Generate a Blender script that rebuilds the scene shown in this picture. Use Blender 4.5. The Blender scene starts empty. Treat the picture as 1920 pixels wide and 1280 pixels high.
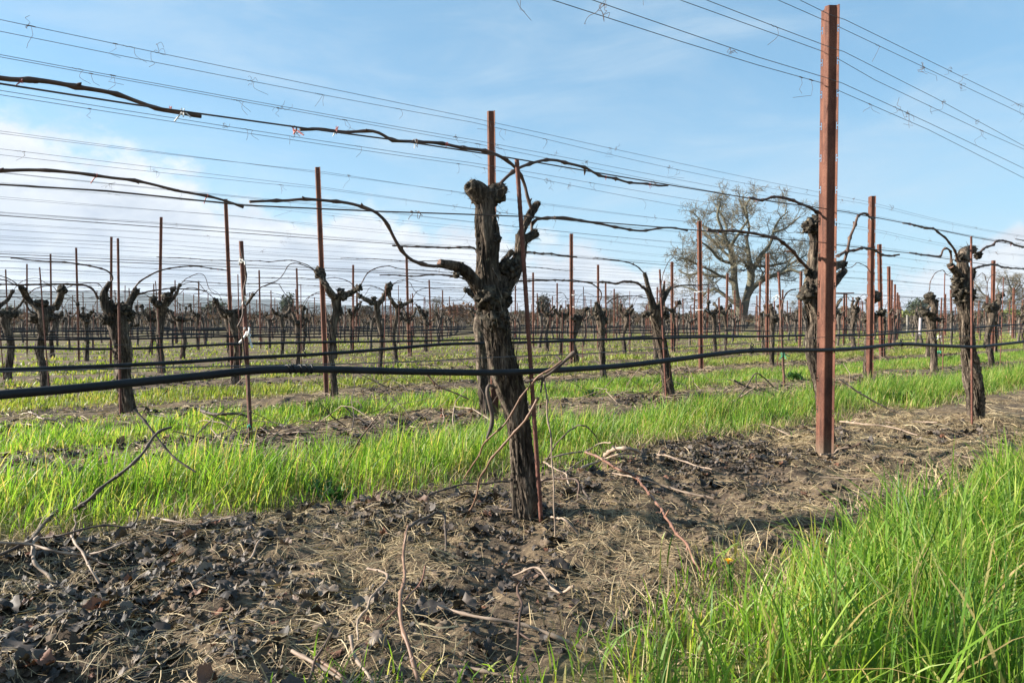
SUN_E = 5.0
SKY_S = 0.055
SKY_GAIN = (0.70, 1.10, 1.22)
EXPO = 1.62
HAZE = 0.00011
import bpy, math, random
import numpy as np

R = math.radians
rng = np.random.default_rng(11)
random.seed(11)
scene = bpy.context.scene
COL = scene.collection

# ------------------------------------------------------------------ place geometry
F = 1280.0                                   # focal length in photo pixels (24 mm on 36 mm, 1920 px wide)
PITCH = math.atan(36 / 1280)
CAM = np.array([0.0, 0.0, 0.60])
DV = np.array([0.8047, 0.5937, 0.0])         # along the vine rows
NV = np.array([-0.5937, 0.8047, 0.0])        # across the vine rows, away from the camera
ROW0, ROWSTEP, VSTEP, PSTEP = 1.64, 2.06, 1.676, 5.03


def ray(px, py):
    x = (px - 960) / F
    y = (640 - py) / F
    c, s = math.cos(PITCH), math.sin(PITCH)
    return np.array([x, c + s * y, -s + c * y])


def at_depth(px, py, z):
    r = ray(px, py)
    return CAM + r * (z / r[1])


def at_row(px, py, n):
    r = ray(px, py)
    return CAM + r * (n / float(r @ NV))


def pt(t, n, z=0.0):
    return DV * t + NV * n + np.array([0, 0, z])


# ------------------------------------------------------------------ noise
def _hash(ix, iy, iz, seed):
    h = (ix * 374761393 + iy * 668265263 + iz * 2147483647 + seed * 974711) & 0xFFFFFFFF
    h = ((h ^ (h >> 13)) * 1274126177) & 0xFFFFFFFF
    h = (h ^ (h >> 16)) & 0xFFFFFFFF
    return h.astype(np.float64) / 2147483647.5 - 1.0


def vnoise(p, seed=0):
    p = np.asarray(p, dtype=np.float64)
    i = np.floor(p).astype(np.int64)
    f = p - i
    f = f * f * f * (f * (f * 6 - 15) + 10)
    x, y, z = i[..., 0], i[..., 1], i[..., 2]
    fx, fy, fz = f[..., 0], f[..., 1], f[..., 2]

    def c(dx, dy, dz):
        return _hash(x + dx, y + dy, z + dz, seed)
    a = c(0, 0, 0) * (1 - fx) + c(1, 0, 0) * fx
    b = c(0, 1, 0) * (1 - fx) + c(1, 1, 0) * fx
    d = c(0, 0, 1) * (1 - fx) + c(1, 0, 1) * fx
    e = c(0, 1, 1) * (1 - fx) + c(1, 1, 1) * fx
    return (a * (1 - fy) + b * fy) * (1 - fz) + (d * (1 - fy) + e * fy) * fz


def fbm(p, oct=4, seed=0, gain=0.5):
    p = np.asarray(p, dtype=np.float64)
    out = 0
    amp = 1.0
    for k in range(oct):
        out = out + amp * vnoise(p * (2.0 ** k), seed + k * 17)
        amp *= gain
    return out


def sstep(a, b, x):
    t = np.clip((x - a) / (b - a), 0, 1)
    return t * t * (3 - 2 * t)


def ground_h(x, y):
    """height of the soil at x, y"""
    x = np.asarray(x, dtype=np.float64)
    y = np.asarray(y, dtype=np.float64)
    n = x * NV[0] + y * NV[1]
    p = np.stack([x, y, np.zeros_like(x)], -1)
    d = np.sqrt(x * x + y * y)
    near = 1 - sstep(9, 18, d)
    h = -0.03 * sstep(2.4, 4.5, n) - 0.03 * sstep(0.0, -3.0, x) * sstep(3, 5, n)
    fr = (n - ROW0) / ROWSTEP
    fr = np.abs(fr - np.round(fr)) * ROWSTEP
    bare = 1 - sstep(0.45, 0.75, fr)
    h = h + near * (0.022 * fbm(p * 3.1, 3, 5) + bare * (0.012 * fbm(p * 14, 3, 9) + 0.012 * np.maximum(0, vnoise(p * 9, 31)) ** 2))
    h = h + near * 0.02 * bare
    for mt, mn, mh, ms in ((1.27, 1.66, .016, .12), (2.98, 1.70, .012, .16), (4.71, 1.66, .02, .16), (1.0, 3.68, .02, .2), (4.4, 3.68, .03, .16)):
        q = DV * mt + NV * mn
        h = h + mh * np.exp(-((x - q[0]) ** 2 + (y - q[1]) ** 2) / (2 * ms * ms))
    return h - 0.030


def gz(x, y):
    return float(ground_h(np.array([x]), np.array([y]))[0])


def at_ground(px, py, h=0.0):
    r = ray(px, py)
    z = h
    for _ in range(4):
        k = (z - CAM[2]) / r[2]
        p = CAM + r * k
        z = gz(p[0], p[1]) + h
    return CAM + r * ((z - CAM[2]) / r[2])


# ------------------------------------------------------------------ mesh building
class MB:
    def __init__(self):
        self.V, self.Q, self.T, self.A = [], [], [], []
        self.QM, self.TM = [], []
        self.n = 0

    def add(self, V, Q=None, T=None, a=None, m=0):
        V = np.asarray(V, dtype=np.float64).reshape(-1, 3)
        self.V.append(V)
        self.A.append(np.zeros(len(V)) if a is None else np.broadcast_to(np.asarray(a, dtype=np.float64), (len(V),)))
        if Q is not None and len(Q):
            Q = np.asarray(Q, dtype=np.int64) + self.n
            self.Q.append(Q)
            self.QM.append(np.full(len(Q), m))
        if T is not None and len(T):
            T = np.asarray(T, dtype=np.int64) + self.n
            self.T.append(T)
            self.TM.append(np.full(len(T), m))
        self.n += len(V)

    def mesh(self, name, mats, smooth=True, attr=None):
        V = np.concatenate(self.V)
        Q = np.concatenate(self.Q) if self.Q else np.zeros((0, 4), int)
        T = np.concatenate(self.T) if self.T else np.zeros((0, 3), int)
        me = bpy.data.meshes.new(name)
        me.vertices.add(len(V))
        me.vertices.foreach_set('co', V.astype(np.float32).ravel())
        li = np.concatenate([Q.ravel(), T.ravel()]).astype(np.int32)
        me.loops.add(len(li))
        me.loops.foreach_set('vertex_index', li)
        ls = np.concatenate([np.arange(len(Q)) * 4, len(Q) * 4 + np.arange(len(T)) * 3]).astype(np.int32)
        me.polygons.add(len(ls))
        me.polygons.foreach_set('loop_start', ls)
        mi = np.concatenate((self.QM or []) + (self.TM or []) or [np.zeros(0)]).astype(np.int32)
        if not isinstance(mats, (list, tuple)):
            mats = [mats]
        for m in mats:
            me.materials.append(m)
        me.polygons.foreach_set('material_index', mi)
        me.update(calc_edges=True)
        me.polygons.foreach_set('use_smooth', np.full(len(ls), smooth))
        if attr:
            at = me.attributes.new(attr, 'FLOAT', 'POINT')
            at.data.foreach_set('value', np.concatenate(self.A).astype(np.float32))
        me.update()
        return me


def spline(P, step):
    """Catmull-Rom through the rows of P (any number of columns), resampled every `step` metres"""
    P = np.asarray(P, dtype=np.float64)
    if len(P) == 2:
        L = np.linalg.norm(P[1, :3] - P[0, :3])
        k = max(2, int(L / step) + 1)
        return P[0] + (P[1] - P[0]) * np.linspace(0, 1, k)[:, None]
    A = np.vstack([2 * P[0] - P[1], P, 2 * P[-1] - P[-2]])
    out = []
    for i in range(1, len(A) - 2):
        p0, p1, p2, p3 = A[i - 1], A[i], A[i + 1], A[i + 2]
        L = np.linalg.norm(p2[:3] - p1[:3])
        k = max(1, int(round(L / step)))
        u = (np.arange(k) / k)[:, None]
        out.append(0.5 * ((2 * p1) + (-p0 + p2) * u + (2 * p0 - 5 * p1 + 4 * p2 - p3) * u ** 2 + (-p0 + 3 * p1 - 3 * p2 + p3) * u ** 3))
    out.append(A[-2][None])
    return np.vstack(out)


def frames(P):
    P = np.asarray(P)[:, :3]
    T = np.gradient(P, axis=0)
    T /= np.linalg.norm(T, axis=1)[:, None] + 1e-12
    U = np.zeros_like(P)
    a = np.array([0.31, -0.9, 0.2])
    a = a - T[0] * (a @ T[0])
    if np.linalg.norm(a) < 1e-3:
        a = np.cross(T[0], [1, 0, 0])
    U[0] = a / np.linalg.norm(a)
    for i in range(1, len(P)):
        u = U[i - 1] - T[i] * (U[i - 1] @ T[i])
        U[i] = u / (np.linalg.norm(u) + 1e-12)
    return T, U, np.cross(T, U)


def tube(mb, P, r, ns=8, cap=True, mul=None, a=None, m=0, mcap=None):
    P = np.asarray(P, dtype=np.float64)[:, :3]
    k = len(P)
    r = np.broadcast_to(np.asarray(r, dtype=np.float64), (k,))
    T, U, W = frames(P)
    th = np.arange(ns) / ns * 2 * math.pi
    rad = r[:, None] * (np.ones((k, ns)) if mul is None else mul)
    V = P[:, None] + (U[:, None] * np.cos(th)[None, :, None] + W[:, None] * np.sin(th)[None, :, None]) * rad[..., None]
    i, j = np.meshgrid(np.arange(k - 1), np.arange(ns), indexing='ij')
    j2 = (j + 1) % ns
    Q = np.stack([i * ns + j, i * ns + j2, (i + 1) * ns + j2, (i + 1) * ns + j], -1).reshape(-1, 4)
    aa = None if a is None else (np.repeat(np.broadcast_to(a, (k,)), ns))
    mb.add(V.reshape(-1, 3), Q, None, aa, m)
    if cap:
        for e, s in ((0, -1), (k - 1, 1)):
            base = V[e]
            c = P[e]
            VV = np.vstack([base, c[None]])
            jj = np.arange(ns)
            tri = np.stack([jj, (jj + 1) % ns, np.full(ns, ns)], -1)
            if s < 0:
                tri = tri[:, ::-1]
            mb.add(VV, None, tri, None if a is None else np.broadcast_to(a, (k,))[e], m if (mcap is None or s < 0) else mcap)


_SPH = {}


def sphere_unit(nu, nv):
    if (nu, nv) not in _SPH:
        V = [[0, 0, 1]]
        for b in range(1, nv):
            ph = math.pi * b / nv
            for a in range(nu):
                th = 2 * math.pi * a / nu
                V.append([math.sin(ph) * math.cos(th), math.sin(ph) * math.sin(th), math.cos(ph)])
        V.append([0, 0, -1])
        Q, T = [], []
        for a in range(nu):
            T.append([0, 1 + a, 1 + (a + 1) % nu])
            o = 1 + (nv - 2) * nu
            T.append([len(V) - 1, o + (a + 1) % nu, o + a])
        for b in range(nv - 2):
            for a in range(nu):
                Q.append([1 + b * nu + a, 1 + (b + 1) * nu + a, 1 + (b + 1) * nu + (a + 1) % nu, 1 + b * nu + (a + 1) % nu])
        _SPH[(nu, nv)] = (np.array(V, float), np.array(Q), np.array(T))
    return _SPH[(nu, nv)]


def blob(mb, c, r, seed=0, rough=0.35, nu=14, nv=9, sc=(1, 1, 1), freq=2.2, a=None, m=0):
    V, Q, T = sphere_unit(nu, nv)
    k = 1 + rough * fbm(V * freq + seed * 3.7, 3, seed)
    mb.add(np.asarray(c) + V * k[:, None] * r * np.asarray(sc), Q, T, a, m)


def box(mb, c, s, rz=0.0, m=0):
    V = np.array([[x, y, z] for x in (-.5, .5) for y in (-.5, .5) for z in (-.5, .5)]) * np.asarray(s)
    cr, sr = math.cos(rz), math.sin(rz)
    V = np.stack([V[:, 0] * cr - V[:, 1] * sr, V[:, 0] * sr + V[:, 1] * cr, V[:, 2]], -1) + np.asarray(c)
    mb.add(V, [[0, 1, 3, 2], [4, 6, 7, 5], [0, 4, 5, 1], [2, 3, 7, 6], [0, 2, 6, 4], [1, 5, 7, 3]], None, None, m)


# ------------------------------------------------------------------ objects
def obj(name, me, parent=None, label=None, cat=None, group=None, kind=None, loc=None, rz=0.0, sc=None):
    o = bpy.data.objects.new(name, me)
    COL.objects.link(o)
    if parent is not None:
        o.parent = parent
    if loc is not None:
        o.location = [float(v) for v in loc]
    if rz:
        o.rotation_euler = (0, 0, rz)
    if sc is not None:
        o.scale = (sc, sc, sc) if np.isscalar(sc) else sc
    if label:
        o['label'] = label
    if cat:
        o['category'] = cat
    if group:
        o['group'] = group
    if kind:
        o['kind'] = kind
    return o


ORD = ('first second third fourth fifth sixth seventh eighth ninth tenth eleventh twelfth thirteenth fourteenth fifteenth sixteenth '
       'seventeenth eighteenth nineteenth twentieth').split()
ORD += ['twenty-' + w for w in ORD[:9]] + ['thirtieth'] + ['thirty-' + w for w in ORD[:9]] + ['fortieth'] + ['forty-' + w for w in ORD[:9]]


# ------------------------------------------------------------------ materials
def new_mat(name):
    m = bpy.data.materials.new(name)
    m.use_nodes = True
    nt = m.node_tree
    b = nt.nodes['Principled BSDF']
    return m, nt, b


def node(nt, typ, **kw):
    n = nt.nodes.new(typ)
    for k, v in kw.items():
        if k.startswith('i_'):
            key = k[2:]
            key = int(key) if key.isdigit() else key.replace('_', ' ')
            n.inputs[key].default_value = v
        else:
            setattr(n, k, v)
    return n


def ramp(nt, fac, stops, interp='LINEAR'):
    n = nt.nodes.new('ShaderNodeValToRGB')
    n.color_ramp.interpolation = interp
    els = n.color_ramp.elements
    while len(els) < len(stops):
        els.new(0.5)
    for e, (p, c) in zip(els, stops):
        e.position = p
        e.color = (*c, 1) if len(c) == 3 else c
    if fac is not None:
        nt.links.new(fac, n.inputs[0])
    return n


def mixc(nt, fac, a, b, mode='MIX'):
    n = nt.nodes.new('ShaderNodeMix')
    n.data_type = 'RGBA'
    n.blend_type = mode
    for s, v in ((n.inputs[0], fac), (n.inputs[6], a), (n.inputs[7], b)):
        if hasattr(v, 'is_output'):
            nt.links.new(v, s)
        else:
            s.default_value = v if np.isscalar(v) else ((*v, 1) if len(v) == 3 else v)
    return n.outputs[2]


def noise_tex(nt, scale=(1, 1, 1), s=5.0, detail=4, rough=0.55, coord='Object', dist=0.0):
    tc = nt.nodes.new('ShaderNodeTexCoord')
    mp = nt.nodes.new('ShaderNodeMapping')
    mp.inputs['Scale'].default_value = scale
    nt.links.new(tc.outputs[coord], mp.inputs[0])
    n = node(nt, 'ShaderNodeTexNoise', i_Scale=s, i_Detail=detail, i_Roughness=rough, i_Distortion=dist)
    nt.links.new(mp.outputs[0], n.inputs['Vector'])
    return n


def island(nt):
    return nt.nodes.new('ShaderNodeNewGeometry').outputs['Random Per Island']


def bump(nt, b, h, strength=0.5, dist=0.01):
    n = node(nt, 'ShaderNodeBump', i_Strength=strength, i_Distance=dist)
    nt.links.new(h, n.inputs['Height'])
    nt.links.new(n.outputs[0], b.inputs['Normal'])


def simple(name, stops, scale=(1, 1, 1), s=20, rough=0.7, bmp=0.0, dist=0.003, metal=0.0, spec=0.4, per_island=0.0):
    m, nt, b = new_mat(name)
    nz = noise_tex(nt, scale, s)
    fac = nz.outputs[0]
    if per_island:
        ad = node(nt, 'ShaderNodeMath', operation='MULTIPLY_ADD', i_1=per_island, i_2=-0.5 * per_island)
        nt.links.new(island(nt), ad.inputs[0])
        a2 = node(nt, 'ShaderNodeMath', operation='ADD')
        nt.links.new(ad.outputs[0], a2.inputs[0])
        nt.links.new(fac, a2.inputs[1])
        fac = a2.outputs[0]
    rp = ramp(nt, fac, stops)
    nt.links.new(rp.outputs[0], b.inputs['Base Color'])
    b.inputs['Roughness'].default_value = rough
    b.inputs['Metallic'].default_value = metal
    b.inputs['Specular IOR Level'].default_value = spec
    if bmp:
        bump(nt, b, nz.outputs[0], bmp, dist)
    return m


M = {}


def make_bark(name, dark, mid, light, moss=True):
    m, nt, b = new_mat(name)
    n1 = noise_tex(nt, (1, 1, 0.09), 85, 6, 0.7, dist=0.5)
    n2 = noise_tex(nt, (1, 1, 0.35), 16, 4, 0.6)
    r1 = ramp(nt, n1.outputs[0], [(0.33, dark), (0.5, mid), (0.7, light)])
    r2 = ramp(nt, n2.outputs[0], [(0.36, (0.36, 0.35, 0.34)), (0.60, (1.1, 1.06, 1.02))])
    c = mixc(nt, 1.0, r1.outputs[0], r2.outputs[0], 'MULTIPLY')
    if moss:
        n3 = noise_tex(nt, (1, 1, 1), 38, 3, 0.6)
        r3 = ramp(nt, n3.outputs[0], [(0.62, (0, 0, 0)), (0.72, (1, 1, 1))])
        c = mixc(nt, r3.outputs[0], c, (0.16, 0.15, 0.10))
    nt.links.new(c, b.inputs['Base Color'])
    b.inputs['Roughness'].default_value = 0.9
    b.inputs['Specular IOR Level'].default_value = 0.2
    bump(nt, b, n1.outputs[0], 1.0, 0.010)
    return m


M['bark'] = make_bark('vine_bark', (0.012, 0.010, 0.008), (0.088, 0.069, 0.054), (0.33, 0.27, 0.21))
M['bark_far'] = simple('far_vine_bark', [(0.3, (0.026, 0.021, 0.017)), (0.55, (0.095, 0.077, 0.062)), (0.75, (0.22, 0.185, 0.15))], (1, 1, 0.2), 30, 0.9, 0.5, 0.01)
M['head'] = simple('knobbly_bark', [(0.34, (0.010, 0.009, 0.007)), (0.55, (0.050, 0.041, 0.031)), (0.74, (0.19, 0.16, 0.115))], (1, 1, 1), 48, 0.92, 1.0, 0.012, spec=0.2)
M['cane'] = simple('cane_bark', [(0.3, (0.035, 0.019, 0.013)), (0.6, (0.085, 0.046, 0.030)), (0.8, (0.15, 0.095, 0.065))], (1, 1, 1), 26, 0.6, 0.3, 0.001, per_island=0.15)
M['cane_orange'] = simple('orange_brown_cane', [(0.3, (0.11, 0.055, 0.035)), (0.6, (0.20, 0.115, 0.072)), (0.8, (0.31, 0.215, 0.15))], (1, 1, 1), 22, 0.55, 0.2, 0.001)
M['cane_red'] = simple('reddish_cane', [(0.3, (0.10, 0.046, 0.030)), (0.6, (0.18, 0.088, 0.058)), (0.8, (0.32, 0.21, 0.15))], (1, 1, 1), 18, 0.55, 0.2, 0.001)
M['cane_tan'] = simple('weathered_cane', [(0.3, (0.16, 0.11, 0.08)), (0.6, (0.31, 0.23, 0.17)), (0.8, (0.42, 0.33, 0.25))], (1, 1, 1), 24, 0.7, 0.3, 0.001)
M['cane_dark'] = simple('dark_cane', [(0.3, (0.035, 0.025, 0.02)), (0.6, (0.09, 0.065, 0.05)), (0.8, (0.18, 0.14, 0.11))], (1, 1, 1), 30, 0.75, 0.5, 0.002)
M['cut'] = simple('cut_wood', [(0.35, (0.075, 0.036, 0.026)), (0.65, (0.18, 0.095, 0.062))], (1, 1, 1), 60, 0.8, 0.4, 0.002)
M['cut_pale'] = simple('old_cut_wood', [(0.35, (0.22, 0.17, 0.12)), (0.65, (0.45, 0.38, 0.28))], (1, 1, 1), 60, 0.8, 0.4, 0.002)


def make_rust():
    m, nt, b = new_mat('rusted_steel')
    n1 = noise_tex(nt, (1, 1, 1), 240, 4, 0.7)
    n2 = noise_tex(nt, (1, 1, 0.12), 30, 4, 0.6)
    r1 = ramp(nt, n1.outputs[0], [(0.3, (0.075, 0.026, 0.015)), (0.5, (0.13, 0.048, 0.028)), (0.72, (0.20, 0.088, 0.055))])
    r2 = ramp(nt, n2.outputs[0], [(0.34, (0.5, 0.5, 0.52)), (0.5, (0.95, 0.95, 0.95)), (0.7, (1.25, 1.3, 1.3))])
    c = mixc(nt, 1.0, r1.outputs[0], r2.outputs[0], 'MULTIPLY')
    # blotches of older rust, pale rubbed scratches and soil splashed up from the ground
    n3 = noise_tex(nt, (1, 1, .5), 9, 5, 0.7)
    r3 = ramp(nt, n3.outputs[0], [(0.40, (0.62, 0.56, 0.56)), (0.52, (1, 1, 1)), (0.66, (1.12, 1.2, 1.25))])
    c = mixc(nt, 1.0, c, r3.outputs[0], 'MULTIPLY')
    n4 = noise_tex(nt, (1, 1, .03), 150, 2, 0.5)
    r4 = ramp(nt, n4.outputs[0], [(0.70, (0, 0, 0)), (0.76, (.6, .6, .6))])
    c = mixc(nt, r4.outputs[0], c, (0.30, 0.19, 0.14))
    tc = nt.nodes.new('ShaderNodeTexCoord')
    sp = nt.nodes.new('ShaderNodeSeparateXYZ')
    nt.links.new(tc.outputs['Object'], sp.inputs[0])
    ma = node(nt, 'ShaderNodeMath', operation='MULTIPLY_ADD', i_1=0.30, i_2=-0.04)
    nt.links.new(n1.outputs[0], ma.inputs[0])
    mr = node(nt, 'ShaderNodeMapRange', i_3=1.0, i_4=0.0)
    nt.links.new(sp.outputs[2], mr.inputs[0])
    nt.links.new(ma.outputs[0], mr.inputs[2])
    c = mixc(nt, mr.outputs[0], c, (0.13, 0.092, 0.062))
    nt.links.new(c, b.inputs['Base Color'])
    b.inputs['Roughness'].default_value = 0.78
    b.inputs['Specular IOR Level'].default_value = 0.35
    bump(nt, b, n1.outputs[0], 0.25, 0.002)
    return m


M['rust'] = make_rust()
M['rebar'] = simple('rusted_rod', [(0.3, (0.075, 0.030, 0.022)), (0.6, (0.15, 0.058, 0.04)), (0.8, (0.24, 0.11, 0.075))], (1, 1, 1), 60, 0.8, 0.4, 0.002)
M['wire'] = simple('trellis_wire', [(0.3, (0.06, 0.055, 0.055)), (0.7, (0.15, 0.14, 0.14))], (1, 1, 1), 30, 0.5, metal=0.4)
M['wire_rust'] = simple('rusty_wire', [(0.3, (0.045, 0.03, 0.026)), (0.7, (0.10, 0.065, 0.05))], (1, 1, 1), 30, 0.6, metal=0.2)
M['hose'] = simple('black_polythene', [(0.3, (0.006, 0.007, 0.009)), (0.7, (0.017, 0.019, 0.023))], (1, 1, 1), 14, 0.5, 0.05, 0.002, spec=0.22)
M['tie_white'] = simple('white_tape', [(0.3, (0.6, 0.58, 0.55)), (0.7, (0.8, 0.79, 0.77))], s=40, rough=0.6)
M['tie_red'] = simple('red_tie_tape', [(0.3, (0.30, 0.05, 0.04)), (0.7, (0.5, 0.16, 0.13))], s=80, rough=0.6)
M['tag_green'] = simple('green_tape', [(0.3, (0.01, 0.24, 0.13)), (0.7, (0.02, 0.36, 0.2))], s=40, rough=0.5)
M['tube'] = simple('grow_tube_plastic', [(0.3, (0.34, 0.30, 0.31)), (0.7, (0.45, 0.41, 0.42))], s=8, rough=0.5)
M['tendril'] = simple('dry_tendril', [(0.3, (0.06, 0.042, 0.032)), (0.7, (0.16, 0.11, 0.08))], s=60, rough=0.8)
M['post_wood'] = simple('grey_wood', [(0.3, (0.12, 0.11, 0.095)), (0.7, (0.26, 0.24, 0.21))], (1, 1, .1), 30, 0.85)


def make_leafy(name, stops, transl=0.35, rough=0.5, spec=0.35, root=None, tr_gain=1.3):
    """grass blades and leaves: hue differs per blade, light passes through"""
    m, nt, b = new_mat(name)
    rp = ramp(nt, island(nt), stops)
    c = rp.outputs[0]
    if root:
        nz = noise_tex(nt, (1, 1, .2), 3.2, 3, .6)
        rz = ramp(nt, nz.outputs[0], [(.34, (.62, .72, .75)), (.52, (1, 1, 1)), (.68, (1.12, 1.04, 1.0))])
        c = mixc(nt, 1.0, c, rz.outputs[0], 'MULTIPLY')
        at = node(nt, 'ShaderNodeAttribute', attribute_name='along')
        rr = ramp(nt, at.outputs['Fac'], [(0.0, (1, 1, 1)), (0.45, (0, 0, 0))])
        c = mixc(nt, rr.outputs[0], c, root)
    nt.links.new(c, b.inputs['Base Color'])
    b.inputs['Roughness'].default_value = rough
    b.inputs['Specular IOR Level'].default_value = spec
    t = nt.nodes.new('ShaderNodeBsdfTranslucent')
    c2 = mixc(nt, 1.0, c, (tr_gain * 1.05, tr_gain * 1.1, tr_gain * 0.6), 'MULTIPLY')
    nt.links.new(c2, t.inputs['Color'])
    mx = nt.nodes.new('ShaderNodeMixShader')
    mx.inputs[0].default_value = transl
    nt.links.new(b.outputs[0], mx.inputs[1])
    nt.links.new(t.outputs[0], mx.inputs[2])
    nt.links.new(mx.outputs[0], nt.nodes['Material Output'].inputs['Surface'])
    return m


M['grass'] = make_leafy('grass_blades', [(0.0, (0.070, 0.155, 0.022)), (0.3, (0.135, 0.255, 0.030)), (0.66, (0.215, 0.335, 0.042)), (0.84, (0.33, 0.385, 0.08)), (0.90, (0.48, 0.42, 0.17)), (1.0, (0.44, 0.29, 0.13))], 0.5, root=(0.27, 0.25, 0.07))
M['grass_far'] = make_leafy('alley_grass', [(0.0, (0.11, 0.165, 0.025)), (0.4, (0.19, 0.25, 0.034)), (0.75, (0.28, 0.31, 0.06)), (0.9, (0.36, 0.30, 0.12)), (1.0, (0.36, 0.25, 0.12))], 0.4, root=(0.24, 0.21, 0.08))
M['straw'] = make_leafy('dry_straw', [(0.0, (0.16, 0.11, 0.06)), (0.4, (0.33, 0.245, 0.14)), (0.8, (0.46, 0.36, 0.21)), (1.0, (0.54, 0.44, 0.28))], 0.15, 0.7, tr_gain=1.0)
M['litter'] = make_leafy('dead_vine_leaves', [(0.0, (0.020, 0.016, 0.014)), (0.4, (0.044, 0.035, 0.030)), (0.7, (0.088, 0.069, 0.057)), (0.90, (0.17, 0.132, 0.10)), (0.96, (0.13, 0.062, 0.04)), (1.0, (0.18, 0.078, 0.045))], 0.08, 0.6, 0.32, tr_gain=0.9)
M['weed'] = make_leafy('weed_leaves', [(0.0, (0.03, 0.085, 0.018)), (1.0, (0.06, 0.14, 0.03))], 0.25)
M['petal'] = simple('yellow_petals', [(0.3, (0.7, 0.33, 0.01)), (0.7, (0.8, 0.5, 0.02))], s=80)
M['evergreen'] = make_leafy('evergreen_leaves', [(0.0, (0.025, 0.038, 0.020)), (0.6, (0.05, 0.068, 0.034)), (1.0, (0.085, 0.10, 0.05))], 0.15)
M['yellowgreen'] = make_leafy('yellow_green_leaves', [(0.0, (0.09, 0.11, 0.025)), (0.6, (0.15, 0.17, 0.04)), (1.0, (0.2, 0.21, 0.06))], 0.2)
M['rusty_bush'] = make_leafy('russet_twigs', [(0.0, (0.11, 0.06, 0.035)), (0.6, (0.17, 0.095, 0.055)), (1.0, (0.22, 0.14, 0.08))], 0.1, 0.8)
M['scrub'] = make_leafy('brown_scrub', [(0.0, (0.05, 0.04, 0.03)), (0.5, (0.085, 0.066, 0.05)), (1.0, (0.09, 0.092, 0.05))], 0.1, 0.8)
M['oak'] = simple('oak_bark', [(0.3, (0.06, 0.056, 0.040)), (0.55, (0.125, 0.118, 0.082)), (0.8, (0.21, 0.20, 0.14))], (1, 1, .5), 1.6, 0.9)
M['twig'] = simple('oak_twigs', [(0.3, (0.095, 0.076, 0.048)), (0.7, (0.18, 0.148, 0.092))], (1, 1, 1), 0.4, 0.9)
M['white_wall'] = simple('white_boards', [(0.3, (0.7, 0.7, 0.69)), (0.7, (0.8, 0.8, 0.79))], s=0.5, rough=0.8)
M['green_roof'] = simple('green_sheet_roof', [(0.3, (0.03, 0.28, 0.2)), (0.7, (0.04, 0.36, 0.26))], s=0.5, rough=0.6)
# ------------------------------------------------------------------ ground: one sheet, fine near the camera
def axis(lo, hi, fine, far, gro=1.09):
    a = list(np.arange(lo, hi, fine))
    s = fine
    x = a[-1]
    while x < far:
        s *= gro
        x += s
        a.append(x)
    s = fine
    x = a[0]
    pre = []
    while x > -far:
        s *= gro
        x -= s
        pre.append(x)
    return np.array(pre[::-1] + a)


def make_ground():
    xs = axis(-2.0, 3.2, 0.02, 5600)
    ys = axis(0.7, 4.2, 0.02, 5600)
    X, Y = np.meshgrid(xs, ys, indexing='ij')
    Z = ground_h(X, Y)
    nx, ny = X.shape
    i, j = np.meshgrid(np.arange(nx - 1), np.arange(ny - 1), indexing='ij')
    Q = np.stack([i * ny + j, (i + 1) * ny + j, (i + 1) * ny + j + 1, i * ny + j + 1], -1).reshape(-1, 4)
    mb = MB()
    mb.add(np.stack([X, Y, Z], -1).reshape(-1, 3), Q)
    m, nt, b = new_mat('vineyard_soil')
    tc = nt.nodes.new('ShaderNodeTexCoord')
    dot = node(nt, 'ShaderNodeVectorMath', operation='DOT_PRODUCT')
    dot.inputs[1].default_value = tuple(NV)
    nt.links.new(tc.outputs['Object'], dot.inputs[0])
    wob = noise_tex(nt, (1, 1, 1), 1.6, 4, 0.6)
    mul = node(nt, 'ShaderNodeMath', operation='MULTIPLY_ADD', i_1=0.5, i_2=-0.25)
    nt.links.new(wob.outputs[0], mul.inputs[0])
    ad = node(nt, 'ShaderNodeMath', operation='ADD')
    nt.links.new(dot.outputs['Value'], ad.inputs[0])
    nt.links.new(mul.outputs[0], ad.inputs[1])
    pp = node(nt, 'ShaderNodeMath', operation='PINGPONG', i_1=ROWSTEP / 2)     # 0 under a row, ROWSTEP/2 in mid alley
    sub = node(nt, 'ShaderNodeMath', operation='SUBTRACT', i_1=ROW0)
    nt.links.new(ad.outputs[0], sub.inputs[0])
    nt.links.new(sub.outputs[0], pp.inputs[0])
    msk = node(nt, 'ShaderNodeMapRange', i_1=0.66, i_2=0.98)
    nt.links.new(pp.outputs[0], msk.inputs[0])
    fine = noise_tex(nt, (1, 1, 1), 55, 6, 0.7)
    mid = noise_tex(nt, (1, 1, 1), 7, 5, 0.65)
    soil = ramp(nt, fine.outputs[0], [(0.3, (0.032, 0.024, 0.018)), (0.52, (0.078, 0.057, 0.041)), (0.72, (0.21, 0.155, 0.10))])
    straw = ramp(nt, fine.outputs[0], [(0.3, (0.065, 0.047, 0.030)), (0.55, (0.18, 0.13, 0.08)), (0.72, (0.34, 0.26, 0.16))])
    sm = ramp(nt, mid.outputs[0], [(0.42, (0, 0, 0)), (0.58, (1, 1, 1))])
    bare = mixc(nt, sm.outputs[0], soil.outputs[0], straw.outputs[0])
    gr = ramp(nt, fine.outputs[0], [(0.3, (0.085, 0.085, 0.022)), (0.55, (0.16, 0.165, 0.035)), (0.75, (0.26, 0.235, 0.075))])
    gr2 = mixc(nt, sm.outputs[0], gr.outputs[0], (0.19, 0.175, 0.06))
    c = mixc(nt, msk.outputs[0], bare, gr2)
    nt.links.new(c, b.inputs['Base Color'])
    b.inputs['Roughness'].default_value = 0.95
    b.inputs['Specular IOR Level'].default_value = 0.15
    bump(nt, b, fine.outputs[0], 0.7, 0.008)
    obj('ground', mb.mesh('ground', m), kind='structure')


make_ground()


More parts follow.
